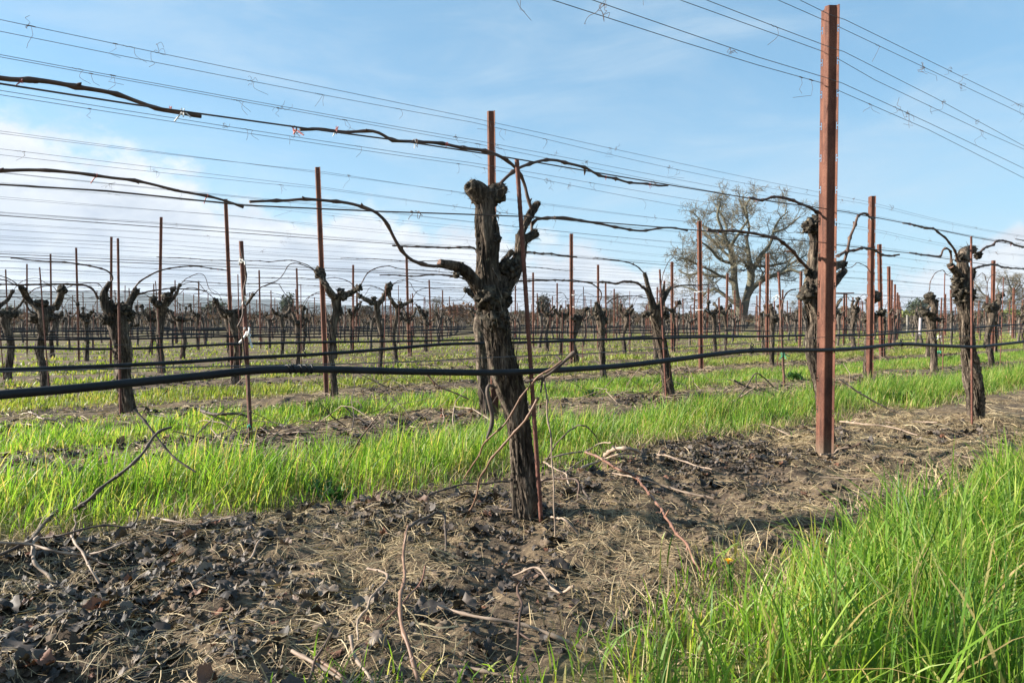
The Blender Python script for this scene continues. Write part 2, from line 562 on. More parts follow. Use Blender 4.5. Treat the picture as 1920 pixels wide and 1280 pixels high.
# ------------------------------------------------------------------ scattered ground cover
def blades(mb, base, h, w, yaw, bend, bdir, levels=(0, .3, .58, .82, 1.0), prof=(0.75, 1.0, .85, .55, 0.06)):
    """many grass blades at once: every argument is an array over blades"""
    n = len(h)
    k = len(levels)
    s = np.asarray(levels)[None, :, None]
    bd = np.stack([np.cos(bdir), np.sin(bdir), np.zeros(n)], -1)[:, None]
    up = np.array([0, 0, 1.0])
    c = base[:, None] + up * (h[:, None, None] * (s - 0.33 * (bend[:, None, None] * s * s) ** 1.0 * s)) + bd * (h * bend)[:, None, None] * s ** 2
    side = np.stack([np.cos(yaw), np.sin(yaw), np.zeros(n)], -1)[:, None]
    hw = 0.5 * w[:, None, None] * np.asarray(prof)[None, :, None]
    V = np.stack([c - side * hw, c + side * hw], 2).reshape(-1, 3)
    o = (np.arange(n) * k * 2)[:, None, None]
    l = (np.arange(k - 1) * 2)[None, :, None]
    Q = (o + l + np.array([0, 1, 3, 2])[None, None, :]).reshape(-1, 4)
    a = np.repeat(np.broadcast_to(np.asarray(levels)[None, :], (n, k)).reshape(-1), 2)
    mb.add(V, Q, None, a)


def visible(x, y, margin=0.12, ymin=0.9):
    return (y > ymin) & (np.abs(x) < y * (0.75 + margin) + 0.25)


def strip_points(k, count, t0, t1, half=0.42, soft=0.18):
    n = ROW0 + ROWSTEP * (k - 0.5) + rng.uniform(-half - soft - (.15 if k in (1, 2) else 0), half + soft + (.3 if k in (1, 2) else 0), count)
    t = rng.uniform(t0, t1, count)
    x = DV[0] * t + NV[0] * n
    y = DV[1] * t + NV[1] * n
    off = np.abs(n - (ROW0 + ROWSTEP * (k - 0.5)))
    p = np.stack([x * 2.2, y * 2.2, np.zeros(count)], -1)
    edge = half + 0.17 * fbm(p, 4, 40 + k)
    if k in (1, 2):          # the grass creeps under the second row at the left
        edge = edge + np.where(n > ROW0 + ROWSTEP * (k - 0.5), 0.42 * sstep(1.6, 0.2, t), 0.0) + (0.25 * sstep(1.8, 0.4, t) if k == 2 else 0)
    keep = visible(x, y) & (off < edge + rng.uniform(-soft, soft * 0.6, count))
    cl = vnoise(p * 2.7, 77 + k) * 0.5 + 0.5
    if k >= 4:
        keep &= fbm(p * 0.55, 2, 300) > rng.uniform(-0.75, 0.15, count)
    keep &= rng.uniform(0, 1, count) < 0.35 + 0.75 * cl
    if k == 0:
        lim = np.interp(t, [.3, .6, .85, 1.15, 1.45, 2, 4], [.37, .51, .73, .86, .935, .98, 1.04]) + 0.10 * fbm(p * 1.6, 2, 3)
        keep &= n < lim + rng.uniform(-.06, .06, count)
        off = np.where(n > lim - .35, np.clip(1 - (lim - n) / .35, 0, 1.1), 0) * half
    return x[keep], y[keep], cl[keep], off[keep] / half


def grass_strip(k, per_m2, t1, hmin, hmax, w0, w1, half=0.42, bend=(0.15, 0.75)):
    nmid = ROW0 + ROWSTEP * (k - 0.5)
    t0 = -0.15 * max(nmid, 1) - 0.5
    cnt = int(per_m2 * (t1 - t0) * 2 * half)
    x, y, cl, off = strip_points(k, cnt, t0, t1, half)
    n = len(x)
    base = np.stack([x, y, ground_h(x, y) - 0.006], -1)
    h = rng.uniform(hmin, hmax, n) * (0.40 + 0.85 * cl) * (1 - 0.55 * np.clip(off, 0, 1.2) ** 2) * rng.choice([1, 1, 1, 0.55], n)
    w = rng.uniform(w0, w1, n)
    mb = MB()
    bd = rng.normal(0.4, 1.5, n)
    blades(mb, base, h, w, rng.uniform(0, 2 * math.pi, n), rng.uniform(*bend, n) ** 1.3, bd)
    return mb


def grass_obj(mb, label, mat='grass'):
    o = obj('grass', mb.mesh('grass', M[mat], True, 'along'), label=label, cat='grass', kind='stuff')
    return o


def make_grass():
    # the tall strip in front of the first row, at the photo's lower right
    mb = grass_strip(0, 11500, 6.5, 0.14, 0.33, 0.0020, 0.0058, 0.46, (0.1, 0.95))
    # sparse tufts that run along its edge towards the left
    n = 380
    t = np.where(rng.uniform(0, 1, n) < .2, rng.uniform(0.1, 1.2, n), rng.uniform(.55, 1.5, n))
    nn = np.interp(t, [.5, .8, 1.1, 1.5], [.64, .80, .92, .99]) + 0.07 * rng.normal(0, 1, n)
    x = DV[0] * t + NV[0] * nn
    y = DV[1] * t + NV[1] * nn
    k = visible(x, y) & (vnoise(np.stack([x * 9, y * 9, x * 0], -1), 5) > -0.15)
    x, y = x[k], y[k]
    n = len(x)
    blades(mb, np.stack([x, y, ground_h(x, y) - 0.006], -1), rng.uniform(0.03, 0.14, n), rng.uniform(0.002, 0.005, n), rng.uniform(0, 6.28, n), rng.uniform(0.1, 0.8, n), rng.uniform(0, 6.28, n))
    n = 90                   # a few blades in the near foreground
    P = np.array([at_ground(a, b) for a, b in zip(np.concatenate([rng.normal(620, 45, 30), rng.uniform(560, 1080, 60)]), rng.uniform(1262, 1330, 90))])
    blades(mb, P - [0, 0, .006], rng.uniform(.03, .085, n), rng.uniform(.0025, .005, n), rng.uniform(0, 6.28, n), rng.uniform(.1, .9, n), rng.uniform(0, 6.28, n))
    grass_obj(mb, 'tall bright green grass in front of the nearest row, beside the tall rusty post')
    mb = grass_strip(1, 9000, 11, 0.10, 0.255, 0.0022, 0.0056, 0.47)
    grass_obj(mb, 'long fresh green grass in the alley just behind the nearest row')
    mb = grass_strip(2, 5600, 19, 0.06, 0.15, 0.003, 0.007, 0.56)
    grass_obj(mb, 'short fresh grass in the second alley, behind the second row')
    mb = grass_strip(3, 2600, 26, 0.06, 0.14, 0.005, 0.010, 0.62)
    grass_obj(mb, 'short grass in the third alley, behind the third row', 'grass_far')
    mb = MB()
    for k, d in ((4, 800), (5, 460), (6, 280), (7, 200), (8, 140), (9, 160), (10, 120), (11, 100), (12, 80)):
        s = grass_strip(k, d, min(50, 10 * k), 0.05, 0.12, 0.010 + 0.002 * (k - 4), 0.020 + 0.003 * (k - 4), 0.65)
        if s.V:
            mb.add(np.concatenate(s.V), np.concatenate(s.Q), None, np.concatenate(s.A))
    grass_obj(mb, 'thin yellow-green grass between the far vine rows', 'grass_far')


make_grass()


def scatter_bare(count, k, t0, t1, half=0.72, bias=None):
    n = ROW0 + ROWSTEP * k + rng.uniform(-half, half, count)
    t = rng.uniform(t0, t1, count)
    x = DV[0] * t + NV[0] * n
    y = DV[1] * t + NV[1] * n
    keep = visible(x, y)
    return x[keep], y[keep]


def make_straw():
    mb = MB()
    for k, cnt, t0, t1, ln, wd in ((0, 80000, -1.0, 5.0, (0.02, 0.085), (0.0007, 0.0014)), (1, 12000, -1, 9, (0.05, 0.13), (0.0016, 0.003)), (2, 12000, -2, 12, (0.06, 0.14), (0.0022, 0.004)), (0, 8000, 3, 9, (0.05, 0.12), (0.002, 0.003))):
        x, y = scatter_bare(cnt, k, t0, t1, 0.8)
        cl = vnoise(np.stack([x * 3.3, y * 3.3, x * 0], -1), 61)
        keep = rng.uniform(-0.9, 0.6, len(x)) < cl
        x, y = x[keep], y[keep]
        n = len(x)
        L = rng.uniform(*ln, n)
        az = rng.uniform(0, 6.283, n)
        cur = rng.normal(0, 0.38, n)
        el = np.abs(rng.normal(0, 0.16, n))
        w = rng.uniform(*wd, n)
        S = np.linspace(0, 1, 5)
        P = np.zeros((n, 5, 3))
        P[:, 0, 0], P[:, 0, 1] = x, y
        for i in range(1, 5):
            a = az + cur * S[i]
            P[:, i, 0] = P[:, i - 1, 0] + np.cos(a) * L / 4
            P[:, i, 1] = P[:, i - 1, 1] + np.sin(a) * L / 4
        P[:, :, 2] = ground_h(P[:, :, 0], P[:, :, 1]) + 0.003 + rng.uniform(0, 0.012, n)[:, None] + (L * el)[:, None] * (S * (1.4 - S))[None, :]
        a = az + 1.57
        side = np.stack([np.cos(a), np.sin(a), rng.normal(0, 0.5, n)], -1)[:, None]
        hw = 0.5 * w[:, None, None]
        V = np.stack([P - side * hw, P + side * hw], 2).reshape(-1, 3)
        o = (np.arange(n) * 10)[:, None, None]
        l = (np.arange(4) * 2)[None, :, None]
        mb.add(V, (o + l + np.array([0, 1, 3, 2])[None, None]).reshape(-1, 4), None, 0.5)
    # dead grass standing along the edges of the green strips
    for k, cnt, t1, hh in ((0.5, 5200, 5, (0.04, 0.13)), (0.5, 2000, 8, (0.04, 0.12)), (-0.5, 2600, 4, (0.03, 0.12)), (1.5, 2500, 12, (0.04, 0.1)), (0.5, 6100, 6, (0.03, 0.11)), (-0.5, 6200, 4, (0.04, 0.14))):
        n = ROW0 + ROWSTEP * k + rng.choice([-1, 1], cnt) * rng.uniform(0.0 if cnt > 6000 else 0.26, 0.50, cnt)
        t = rng.uniform(-1.2, t1, cnt)
        x = DV[0] * t + NV[0] * n
        y = DV[1] * t + NV[1] * n
        cl = vnoise(np.stack([x * 5, y * 5, x * 0], -1), 13)
        kp = visible(x, y) & (cl > rng.uniform(-0.6, 0.7, cnt))
        x, y = x[kp], y[kp]
        m = len(x)
        blades(mb, np.stack([x, y, ground_h(x, y) - 0.004], -1), rng.uniform(*hh, m), rng.uniform(0.0013, 0.003, m), rng.uniform(0, 6.28, m), rng.uniform(0.2, 1.3, m), rng.uniform(0, 6.28, m))
    obj('straw', mb.mesh('straw', M['straw'], True, 'along'), label='dry tan straw and dead grass matted over the bare soil', cat='straw', kind='stuff')


make_straw()


def make_litter():
    # one lobed leaf outline; every leaf is crumpled on its own
    th = np.linspace(0, 2 * math.pi, 26, endpoint=False)
    lobes = 0.84 + 0.16 * np.abs(np.cos(2.5 * th)) ** 0.8
    lobes *= 1 + 0.06 * np.cos(13 * th)
    rings = [0.0, 0.35, 0.7, 1.0]
    U = [(0.0, 0.0)]
    for r in rings[1:]:
        for a, l in zip(th, lobes):
            rr = r * (1 + (l - 1) * r ** 2)
            U.append((rr * math.cos(a), rr * math.sin(a)))
    U = np.array(U)
    m = len(th)
    T = np.array([[0, 1 + j, 1 + (j + 1) % m] for j in range(m)])
    Q = np.array([[1 + r * m + j, 1 + (r + 1) * m + j, 1 + (r + 1) * m + (j + 1) % m, 1 + r * m + (j + 1) % m] for r in range(2) for j in range(m)])
    mb = MB()

    def leaves(x, y, size, hgt):
        n = len(x)
        if n == 0:
            return
        u = U[None] * size[:, None, None]
        az = rng.uniform(0, 6.283, n)
        rr2 = (U ** 2).sum(-1)[None]
        a1, a2, a3 = rng.normal(0, 0.34, n), rng.normal(0, 0.30, n), rng.uniform(0, 6.28, n)
        ang = np.arctan2(U[:, 1], U[:, 0])[None]
        nz = vnoise(np.concatenate([U[None].repeat(n, 0) * 2.6, np.zeros((n, len(U), 1))], -1) + rng.uniform(0, 90, (n, 1, 3)), 3)
        fold = np.abs(U[:, 1])[None] * rng.uniform(-0.5, 1.2, n)[:, None]
        z = size[:, None] * (a1[:, None] * rr2 + a2[:, None] * np.cos(2 * ang + a3[:, None]) * rr2 + 0.55 * nz * np.sqrt(rr2) + fold * 0.6)
        sq = 1 - 0.32 * np.clip(np.abs(a1), 0, 1.4)
        px = u[..., 0] * sq[:, None]
        py = u[..., 1] * sq[:, None] * (1 - 0.3 * np.clip(fold, 0, 1))
        tx, ty = rng.normal(0, 0.15, n), rng.normal(0, 0.15, n)
        z = z + px * tx[:, None] + py * ty[:, None]
        X = x[:, None] + px * np.cos(az)[:, None] - py * np.sin(az)[:, None]
        Y = y[:, None] + px * np.sin(az)[:, None] + py * np.cos(az)[:, None]
        z = 0.84 * (z - np.quantile(z, 0.14, axis=1)[:, None])
        Z = ground_h(x, y)[:, None] + z + hgt[:, None]
        o = (np.arange(n) * len(U))[:, None, None]
        mb.add(np.stack([X, Y, Z], -1).reshape(-1, 3), (o + Q[None]).reshape(-1, 4), (o + T[None]).reshape(-1, 3), 0.5)

    # thick carpet in the left foreground, patches elsewhere under the first row
    x, y = scatter_bare(19000, 0, -1.2, 4.8, 0.68)
    cl = vnoise(np.stack([x * 2.3, y * 2.3, x * 0], -1), 91)
    cl = cl + 0.9 * sstep(0.25, -0.5, x) * sstep(2.1, 1.5, y) - 0.25 * sstep(0.9, 1.6, x)
    t = x * DV[0] + y * DV[1]
    kp = rng.uniform(-0.45, 1.3, len(x)) < cl
    x, y = x[kp], y[kp]
    sz = np.where(rng.uniform(0, 1, len(x)) < 0.12, rng.uniform(0.020, 0.034, len(x)), rng.uniform(0.006, 0.019, len(x)))
    leaves(x, y, sz, rng.uniform(-0.004, 0.012, len(x)))
    for k, cnt in ((1, 3200), (2, 3800), (3, 2200)):
        x, y = scatter_bare(cnt, k, -2, 10 + 3 * k, 0.5)
        cl = vnoise(np.stack([x * 1.9, y * 1.9, x * 0], -1), 191)
        kp = rng.uniform(-0.5, 0.8, len(x)) < cl
        x, y = x[kp], y[kp]
        leaves(x, y, rng.uniform(0.014, 0.032, len(x)), rng.uniform(-0.004, 0.012, len(x)))
    # small broken bits of leaf and bark between them
    x, y = scatter_bare(26000, 0, -1.2, 4.8, 0.68)
    cl = vnoise(np.stack([x * 2.3, y * 2.3, x * 0], -1), 91) + 0.5 * vnoise(np.stack([x * 8, y * 8, x * 0], -1), 92)
    kp = rng.uniform(-0.9, 0.9, len(x)) < cl
    x, y = x[kp], y[kp]
    n = len(x)
    a6 = np.arange(6) / 6 * 6.283
    sz = rng.uniform(0.002, 0.009, n)
    rr = sz[:, None] * rng.uniform(.5, 1.2, (n, 6))
    az = rng.uniform(0, 6.28, n)[:, None]
    fx, fy = rr * np.cos(a6 + az), rr * np.sin(a6 + az) * rng.uniform(.4, 1, n)[:, None]
    X = np.concatenate([x[:, None], x[:, None] + fx], 1)
    Y = np.concatenate([y[:, None], y[:, None] + fy], 1)
    Z = np.concatenate([np.zeros((n, 1)), rng.normal(0, .45, (n, 6)) * sz[:, None]], 1)
    Z = Z - Z.min(1, keepdims=True) * .7 + (ground_h(x, y) + rng.uniform(0, .006, n))[:, None]
    o = (np.arange(n) * 7)[:, None, None]
    mb.add(np.stack([X, Y, Z], -1).reshape(-1, 3), None, (o + np.array([[0, 1 + q, 1 + (q + 1) % 6] for q in range(6)])[None]).reshape(-1, 3), 0.5)
    obj('leaf_litter', mb.mesh('leaf_litter', M['litter'], True), label='curled dark dead vine leaves scattered over the bare soil', cat='leaves', kind='stuff')


make_litter()


def make_clods():
    mb = MB()
    x, y = scatter_bare(4200, 0, -1, 4.5, 0.66)
    for i in range(len(x)):
        r = random.uniform(0.003, 0.010) if random.random() < .95 else random.uniform(.01, .018)
        blob(mb, (x[i], y[i], gz(x[i], y[i]) + r * 0.3), r, i, 0.85, 8, 6, (1, 1, 0.7), 2.6)
    m = simple('soil_crumbs', [(0.3, (0.05, 0.036, 0.026)), (0.6, (0.11, 0.08, 0.055)), (0.8, (0.2, 0.15, 0.1))], s=60, rough=0.95, bmp=0.6, dist=0.004, per_island=0.2)
    obj('soil_crumbs', mb.mesh('soil_crumbs', m), label='small crumbs of brown soil on the bare strip', cat='soil', kind='stuff')


make_clods()
# ------------------------------------------------------------------ grapevines
def bark_tube(mb, P, r, ns, seed, ridge=0.16, lump=0.12, tw=1.5, m=0, mcap=None):
    """a gnarled woody limb: fibrous ridges that twist along it"""
    P = np.asarray(P)
    k = len(P)
    seg = np.linalg.norm(np.diff(P[:, :3], axis=0), axis=1)
    s = np.concatenate([[0], np.cumsum(seg)])
    th = np.arange(ns) / ns * 2 * math.pi
    TH = th[None, :] + tw * s[:, None] + 0.5 * vnoise(np.stack([s * 3, s * 0 + seed, s * 0], -1), seed)[:, None]
    q = np.stack([np.cos(TH) * 2.2, np.sin(TH) * 2.2, np.repeat((s * 3.2)[:, None], ns, 1) + seed * 7.7], -1)
    q2 = np.stack([np.cos(th)[None, :] * 1.0 + 0 * TH, np.sin(th)[None, :] * 1.0 + 0 * TH, np.repeat((s * 9)[:, None], ns, 1) + seed * 3.3], -1)
    f1 = fbm(q, 3, seed)
    mul = 1 + ridge * (1 - 2.2 * np.abs(f1)) + lump * vnoise(q2, seed + 5)
    tube(mb, P, r, ns, True, mul, None, m, mcap)


def shreds(mb, P, r, count, seed, wmin, wmax, lmin, lmax, lift=0.008, m=0):
    """peeling fibres of bark"""
    rs = np.random.default_rng(seed)
    P = np.asarray(P)[:, :3]
    k = len(P)
    r = np.broadcast_to(np.asarray(r, float), (k,))
    T, U, W = frames(P)
    seg = np.linalg.norm(np.diff(P, axis=0), axis=1)
    s = np.concatenate([[0], np.cumsum(seg)])
    for _ in range(count):
        L = rs.uniform(lmin, lmax)
        s0 = rs.uniform(-0.02, max(0.01, s[-1] - L * 0.6))
        ss = np.clip(np.linspace(s0, s0 + L, 6), 0, s[-1])
        th0 = rs.uniform(0, 6.283)
        th = th0 + rs.normal(0, 0.5) * np.linspace(0, 1, 6)
        q = np.linspace(-1, 1, 6)
        e1, e2 = rs.uniform(0, 1, 2) ** 2
        lf = np.where(q < 0, e1, e2) * np.abs(q) ** 2.5 * lift * rs.uniform(0.3, 2.2) + 0.001

        def at(col):
            return np.interp(ss, s, col)
        C = np.stack([at(P[:, i]) for i in range(3)], -1)
        u = np.stack([at(U[:, i]) for i in range(3)], -1)
        v = np.stack([at(W[:, i]) for i in range(3)], -1)
        rr = at(r) * 1.0 + lf
        w = rs.uniform(wmin, wmax) * np.array([.5, 1, 1, .9, .7, .3])

        def on(t, rr):
            return C + (u * np.cos(t)[:, None] + v * np.sin(t)[:, None]) * rr[:, None]
        dth = w / np.maximum(rr, 0.006) * 0.5
        V = np.stack([on(th - dth, rr), on(th + dth, rr + w * 0.25)], 1).reshape(-1, 3)
        l = (np.arange(5) * 2)[:, None]
        mb.add(V, l + np.array([0, 1, 3, 2])[None], None, None, m)


def cane_tube(mb, P, r, ns=7, seed=0, node_gap=0.075, m=0, taper=0.35, wig=0.0065, spurs=True):
    """a one-year shoot: swollen nodes, slight zigzag, bud stubs"""
    rs = np.random.default_rng(seed + 101)
    P = spline(P, max(0.012, node_gap / 5))
    seg = np.linalg.norm(np.diff(P[:, :3], axis=0), axis=1)
    s = np.concatenate([[0], np.cumsum(seg)])
    L = s[-1]
    ph = rs.uniform(0, node_gap)
    d = np.abs((s + ph) / node_gap - np.round((s + ph) / node_gap)) * node_gap
    rr = r * (1 - taper * s / L) * 0.92 * (1 + 0.65 * np.exp(-(d / 0.007) ** 2))
    P = P.copy()
    kk = np.round((s + ph) / node_gap)
    tri = np.abs(((s + ph) / node_gap) % 2 - 1) - 0.5
    T, U, W = frames(P)
    P[:, :3] += U * (tri * wig)[:, None] * np.minimum(1, s / 0.05)[:, None]
    P[:, :3] += W * (fbm(np.stack([s * 6, s * 0 + seed, s * 0], -1), 2, seed) * wig * 0.8)[:, None]
    tube(mb, P, rr, ns, True, None, None, m)
    if spurs:
        nd = np.arange(1, int(L / node_gap))
        for q in nd:
            i = int(np.argmin(np.abs(s - (q * node_gap - ph))))
            if i <= 0 or i >= len(P) - 1 or rs.uniform() < 0.25:
                continue
            sg = 1 if q % 2 else -1
            dr = U[i] * sg * 0.8 + T[i] * 0.7 + W[i] * rs.normal(0, 0.3)
            dr /= np.linalg.norm(dr)
            ln = r * rs.uniform(1.9, 3.6)
            if rs.uniform() < 0.12:
                ln = rs.uniform(0.02, 0.05)
            tube(mb, np.array([P[i, :3], P[i, :3] + dr * ln * 0.6 + T[i] * 0.001, P[i, :3] + dr * ln]), [rr[i] * .75, rr[i] * .55, rr[i] * .12], 5, False, None, None, m)
    return P


def tie_bits(name, p, parent, mat, seed, size=0.012, tails=2):
    rs = np.random.default_rng(seed)
    mb = MB()
    p = np.asarray(p)
    th = np.linspace(0, 6.6, 12)
    ax = DV
    loop = p + np.stack([np.zeros(12), np.zeros(12), np.cos(th) * size * 0.75], -1) + NV * (np.sin(th) * size * 0.75)[:, None] + ax * np.linspace(-.4, .4, 12)[:, None] * size
    tube(mb, loop, size * 0.17, 5)
    for _ in range(tails):
        d = np.array([rs.normal(0, .8), rs.normal(0, .5), rs.uniform(-1.6, .8)])
        q = np.array([p, p + d * size * 0.9, p + d * size * 1.7 + np.array([rs.normal(0, .4), 0, -.5]) * size])
        tube(mb, spline(q, 0.006), [size * 0.2] * len(spline(q, 0.006)), 4)
    return obj(name, mb.mesh(name, mat), parent)


def px_path(pts, D, wig=0.0, seed=0):
    """photo points (x, y, width px[, depth offset m]) on the upright plane of a row -> x, y, z, radius"""
    rs = np.random.default_rng(seed)
    out = []
    for p in pts:
        d = D + (p[3] if len(p) > 3 else 0.0) + rs.normal(0, wig)
        q = at_row(p[0], p[1], d)
        out.append([*q, 0.5 * (p[2] if len(p) > 2 else 8) / F * q[1] * 0.88])
    return np.array(out)


def traced_vine(label, D, trunk, arms, canes, lumps, seed, ns=40, ws=1.0, ls=1.0, group='old bare grapevines along the trellis rows', step=0.012, shred=160, dead=None, ties=True):
    tp = px_path(trunk, D)
    tp[:, 3] *= ws
    root = tp[0, :3].copy()
    root[2] = gz(root[0], root[1])
    e = obj('grapevine', None, label=label, cat='grapevine', group=group, loc=root)

    def rel(a):
        a = a.copy()
        a[:, :3] -= root
        return a
    tp = rel(tp)
    # flare the foot and sink it
    foot = tp[0].copy()
    foot[2] = -0.04
    foot[3] *= 1.12
    tp = np.vstack([foot, tp])
    P = spline(tp, step)
    mb = MB()
    if seed == 3:            # long loose fibres that hang from the crotch of the big vine
        sel = P[int(len(P) * .30):int(len(P) * .66)]
        shreds(mb, sel[::-1], sel[::-1, 3] * 1.05, 120, 991, 0.002, 0.006, 0.08, 0.26, 0.030)
    bark_tube(mb, P, P[:, 3], ns, seed, 0.32, 0.22, 3.2)
    shreds(mb, P, P[:, 3], shred, seed, 0.002, 0.008, 0.06, 0.24, 0.006)
    shreds(mb, P, P[:, 3], shred // 5, seed + 9, 0.0015, 0.005, 0.05, 0.18, 0.024)
    for i, L in enumerate(lumps):
        q = px_path([L[:2] + (L[2] * 2,) + tuple(L[3:])], D)[0]
        c = q[:3] - root
        blob(mb, c, q[3] * ls, seed + i, 0.55, 34, 24, (1, 0.95, 1), 2.3, None, 1)
        rs = np.random.default_rng(seed * 3 + i)
        for _ in range(12):                     # rough spurs and flakes on the knob
            d = rs.normal(0, 1, 3)
            d /= np.linalg.norm(d)
            a = c + d * q[3] * 0.85
            tube(mb, np.array([a, a + d * q[3] * 0.16 + rs.normal(0, .06, 3) * q[3], a + d * q[3] * rs.uniform(.2, .36) + rs.normal(0, .12, 3) * q[3]]), [q[3] * .26, q[3] * .20, q[3] * .10], 6, True, None, None, 1)
    obj('trunk', mb.mesh('trunk', [M['bark'], M['head']]), e)
    for i, A in enumerate(arms):
        cut = isinstance(A, dict)
        ap = rel(px_path(A['p'] if cut else A, D))
        Q = spline(ap, step)
        mb = MB()
        bark_tube(mb, Q, Q[:, 3], max(14, ns // 2), seed + 20 + i, 0.16, 0.16, 2, 0, (2 if A.get('rough') else 1) if cut else None)
        shreds(mb, Q, Q[:, 3], shred // 4, seed + 30 + i, 0.002, 0.006, 0.03, 0.10, 0.005)
        shreds(mb, Q, Q[:, 3], shred // 12, seed + 35 + i, 0.0015, 0.004, 0.03, 0.09, 0.018)
        if cut and A.get('lumps'):
            for jj, L in enumerate(A['lumps']):
                q = px_path([L[:2] + (L[2] * 2,)], D)[0]
                blob(mb, q[:3] - root, q[3], seed + 50 + jj, 0.45, 22, 14, (1, 1, 1), 2.0, None, 2)
        obj('arm', mb.mesh('arm', [M['bark'], M['cut'], M['head']]), e)
    for i, C in enumerate(canes):
        mt = 'cane'
        extra = ()
        if isinstance(C, dict):
            mt = C.get('m', 'cane')
            C0 = C['p']
            extra = C.get('ties', ())
        else:
            C0 = C
        cp = rel(px_path(C0, D, 0.004, seed + i))
        mb = MB()
        CP = cane_tube(mb, cp, cp[:, 3].mean(), 8, seed + i)
        c = obj('cane', mb.mesh('cane', M[mt]), e)
        for (x, y, sz, col) in extra:
            tie_bits('tie', at_row(x, y, D - .01) - root, c, M['tie_' + col], int(x) + 7, sz, 4)
        if ties:
            for q in (0.62, 0.9):
                k = int(q * (len(CP) - 1))
                if (seed + i + int(q * 10)) % 3:
                    tie_bits('tie', CP[k, :3], c, M['tie_red'] if (seed + i) % 4 else M['tie_white'], seed + i * 7 + k, 0.0055)
    if dead:
        for dpts in dead:
            dp = rel(px_path(dpts, D))
            Q = spline(dp, 0.012)
            mb = MB()
            bark_tube(mb, Q, Q[:, 3], 10, seed + 77, 0.2, 0.2)
            obj('dead_spur', mb.mesh('dead_spur', M['cane_dark']), e)
    return e


# --- the large vine in the middle of the photo
hero = traced_vine(
    'largest grapevine, a thick shaggy leaning trunk with a flat knobbed head, standing nearest the camera', 1.66,
    [(990, 978, 62), (987, 950, 60), (984, 900, 58), (975, 820, 50), (967, 770, 52), (957, 727, 54), (946, 690, 60), (937, 645, 56), (931, 610, 60), (927, 580, 62), (923, 555, 60), (916, 520, 48), (914, 490, 41), (914, 450, 45), (910, 420, 47), (909, 390, 45), (909, 372, 48), (908, 362, 44)],
    [{'p': [(909, 376, 40), (898, 363, 40), (888, 355, 36), (878, 349, 25)], 'rough': 1, 'lumps': [(884, 352, 12), (893, 364, 14), (878, 351, 8), (887, 344, 7), (899, 352, 8)]},
     {'p': [(914, 372, 36), (926, 362, 34), (936, 357, 30), (944, 351, 20)], 'rough': 1, 'lumps': [(936, 368, 13), (928, 355, 10), (943, 354, 8)]},
     [(928, 575, 34), (940, 548, 36), (953, 525, 38), (966, 503, 30), (974, 480, 25), (977, 460, 24), (978, 440, 22)],
     [(976, 442, 14), (982, 428, 12), (990, 411, 13), (999, 394, 14), (1006, 384, 12), (1009, 380, 10)],
     {'p': [(980, 452, 16), (990, 446, 14), (1003, 438, 15)], 'lumps': [(1003, 437, 8)]},
     {'p': [(920, 572, 30), (906, 548, 27), (891, 530, 24), (878, 513, 23), (864, 503, 22), (850, 498, 18), (836, 496, 17), (823, 493, 15)], 'lumps': [(862, 502, 12), (856, 515, 7)]},
     {'p': [(940, 500, 12), (950, 484, 8), (960, 470, 7)]},
     ],
    [[(833, 499, 9), (815, 501, 9), (790, 497, 9), (765, 485, 9), (740, 452, 9), (715, 410, 9), (690, 392, 9), (640, 380, 8), (585, 374, 8), (530, 380, 7), (470, 381, 6)],
     {'p': [(996, 390, 10), (990, 368, 9), (984, 345, 9), (970, 320, 9), (945, 299, 9), (915, 285, 9), (870, 278, 9), (820, 270, 9), (770, 264, 8), (735, 263, 9), (700, 248, 9), (640, 248, 8), (600, 241, 7), (562, 241, 5)], 'ties': [(553, 243, .009, 'red'), (632, 240, .005, 'red'), (838, 270, .005, 'red')]},
     [(936, 350, 8, -.01), (950, 335, 8), (975, 315, 8), (1000, 305, 8), (1030, 301, 7), (1060, 303, 7), (1095, 314, 7), (1130, 330, 7), (1165, 338, 6), (1200, 342, 6), (1252, 347, 4)],
     [(995, 432, 7), (996, 418, 7), (1005, 410, 7), (1025, 407, 7), (1070, 408, 7), (1120, 416, 7), (1165, 426, 6), (1205, 431, 6), (1250, 429, 5), (1290, 430, 4)]],
    [(899, 372, 15), (922, 374, 15), (908, 362, 12), (915, 560, 25, -.012), (940, 560, 22, -.015), (930, 600, 24, -.02), (955, 505, 20, -.01), (925, 450, 14, -.02)],
    3, 64, 0.84, 0.95, step=0.009, shred=420,
    dead=[[(930, 727, 6, -.03), (917, 722, 7, -.03), (914, 735, 9, -.03), (918, 755, 10, -.03), (923, 778, 10, -.03), (921, 800, 9, -.03), (912, 822, 5, -.03)]])

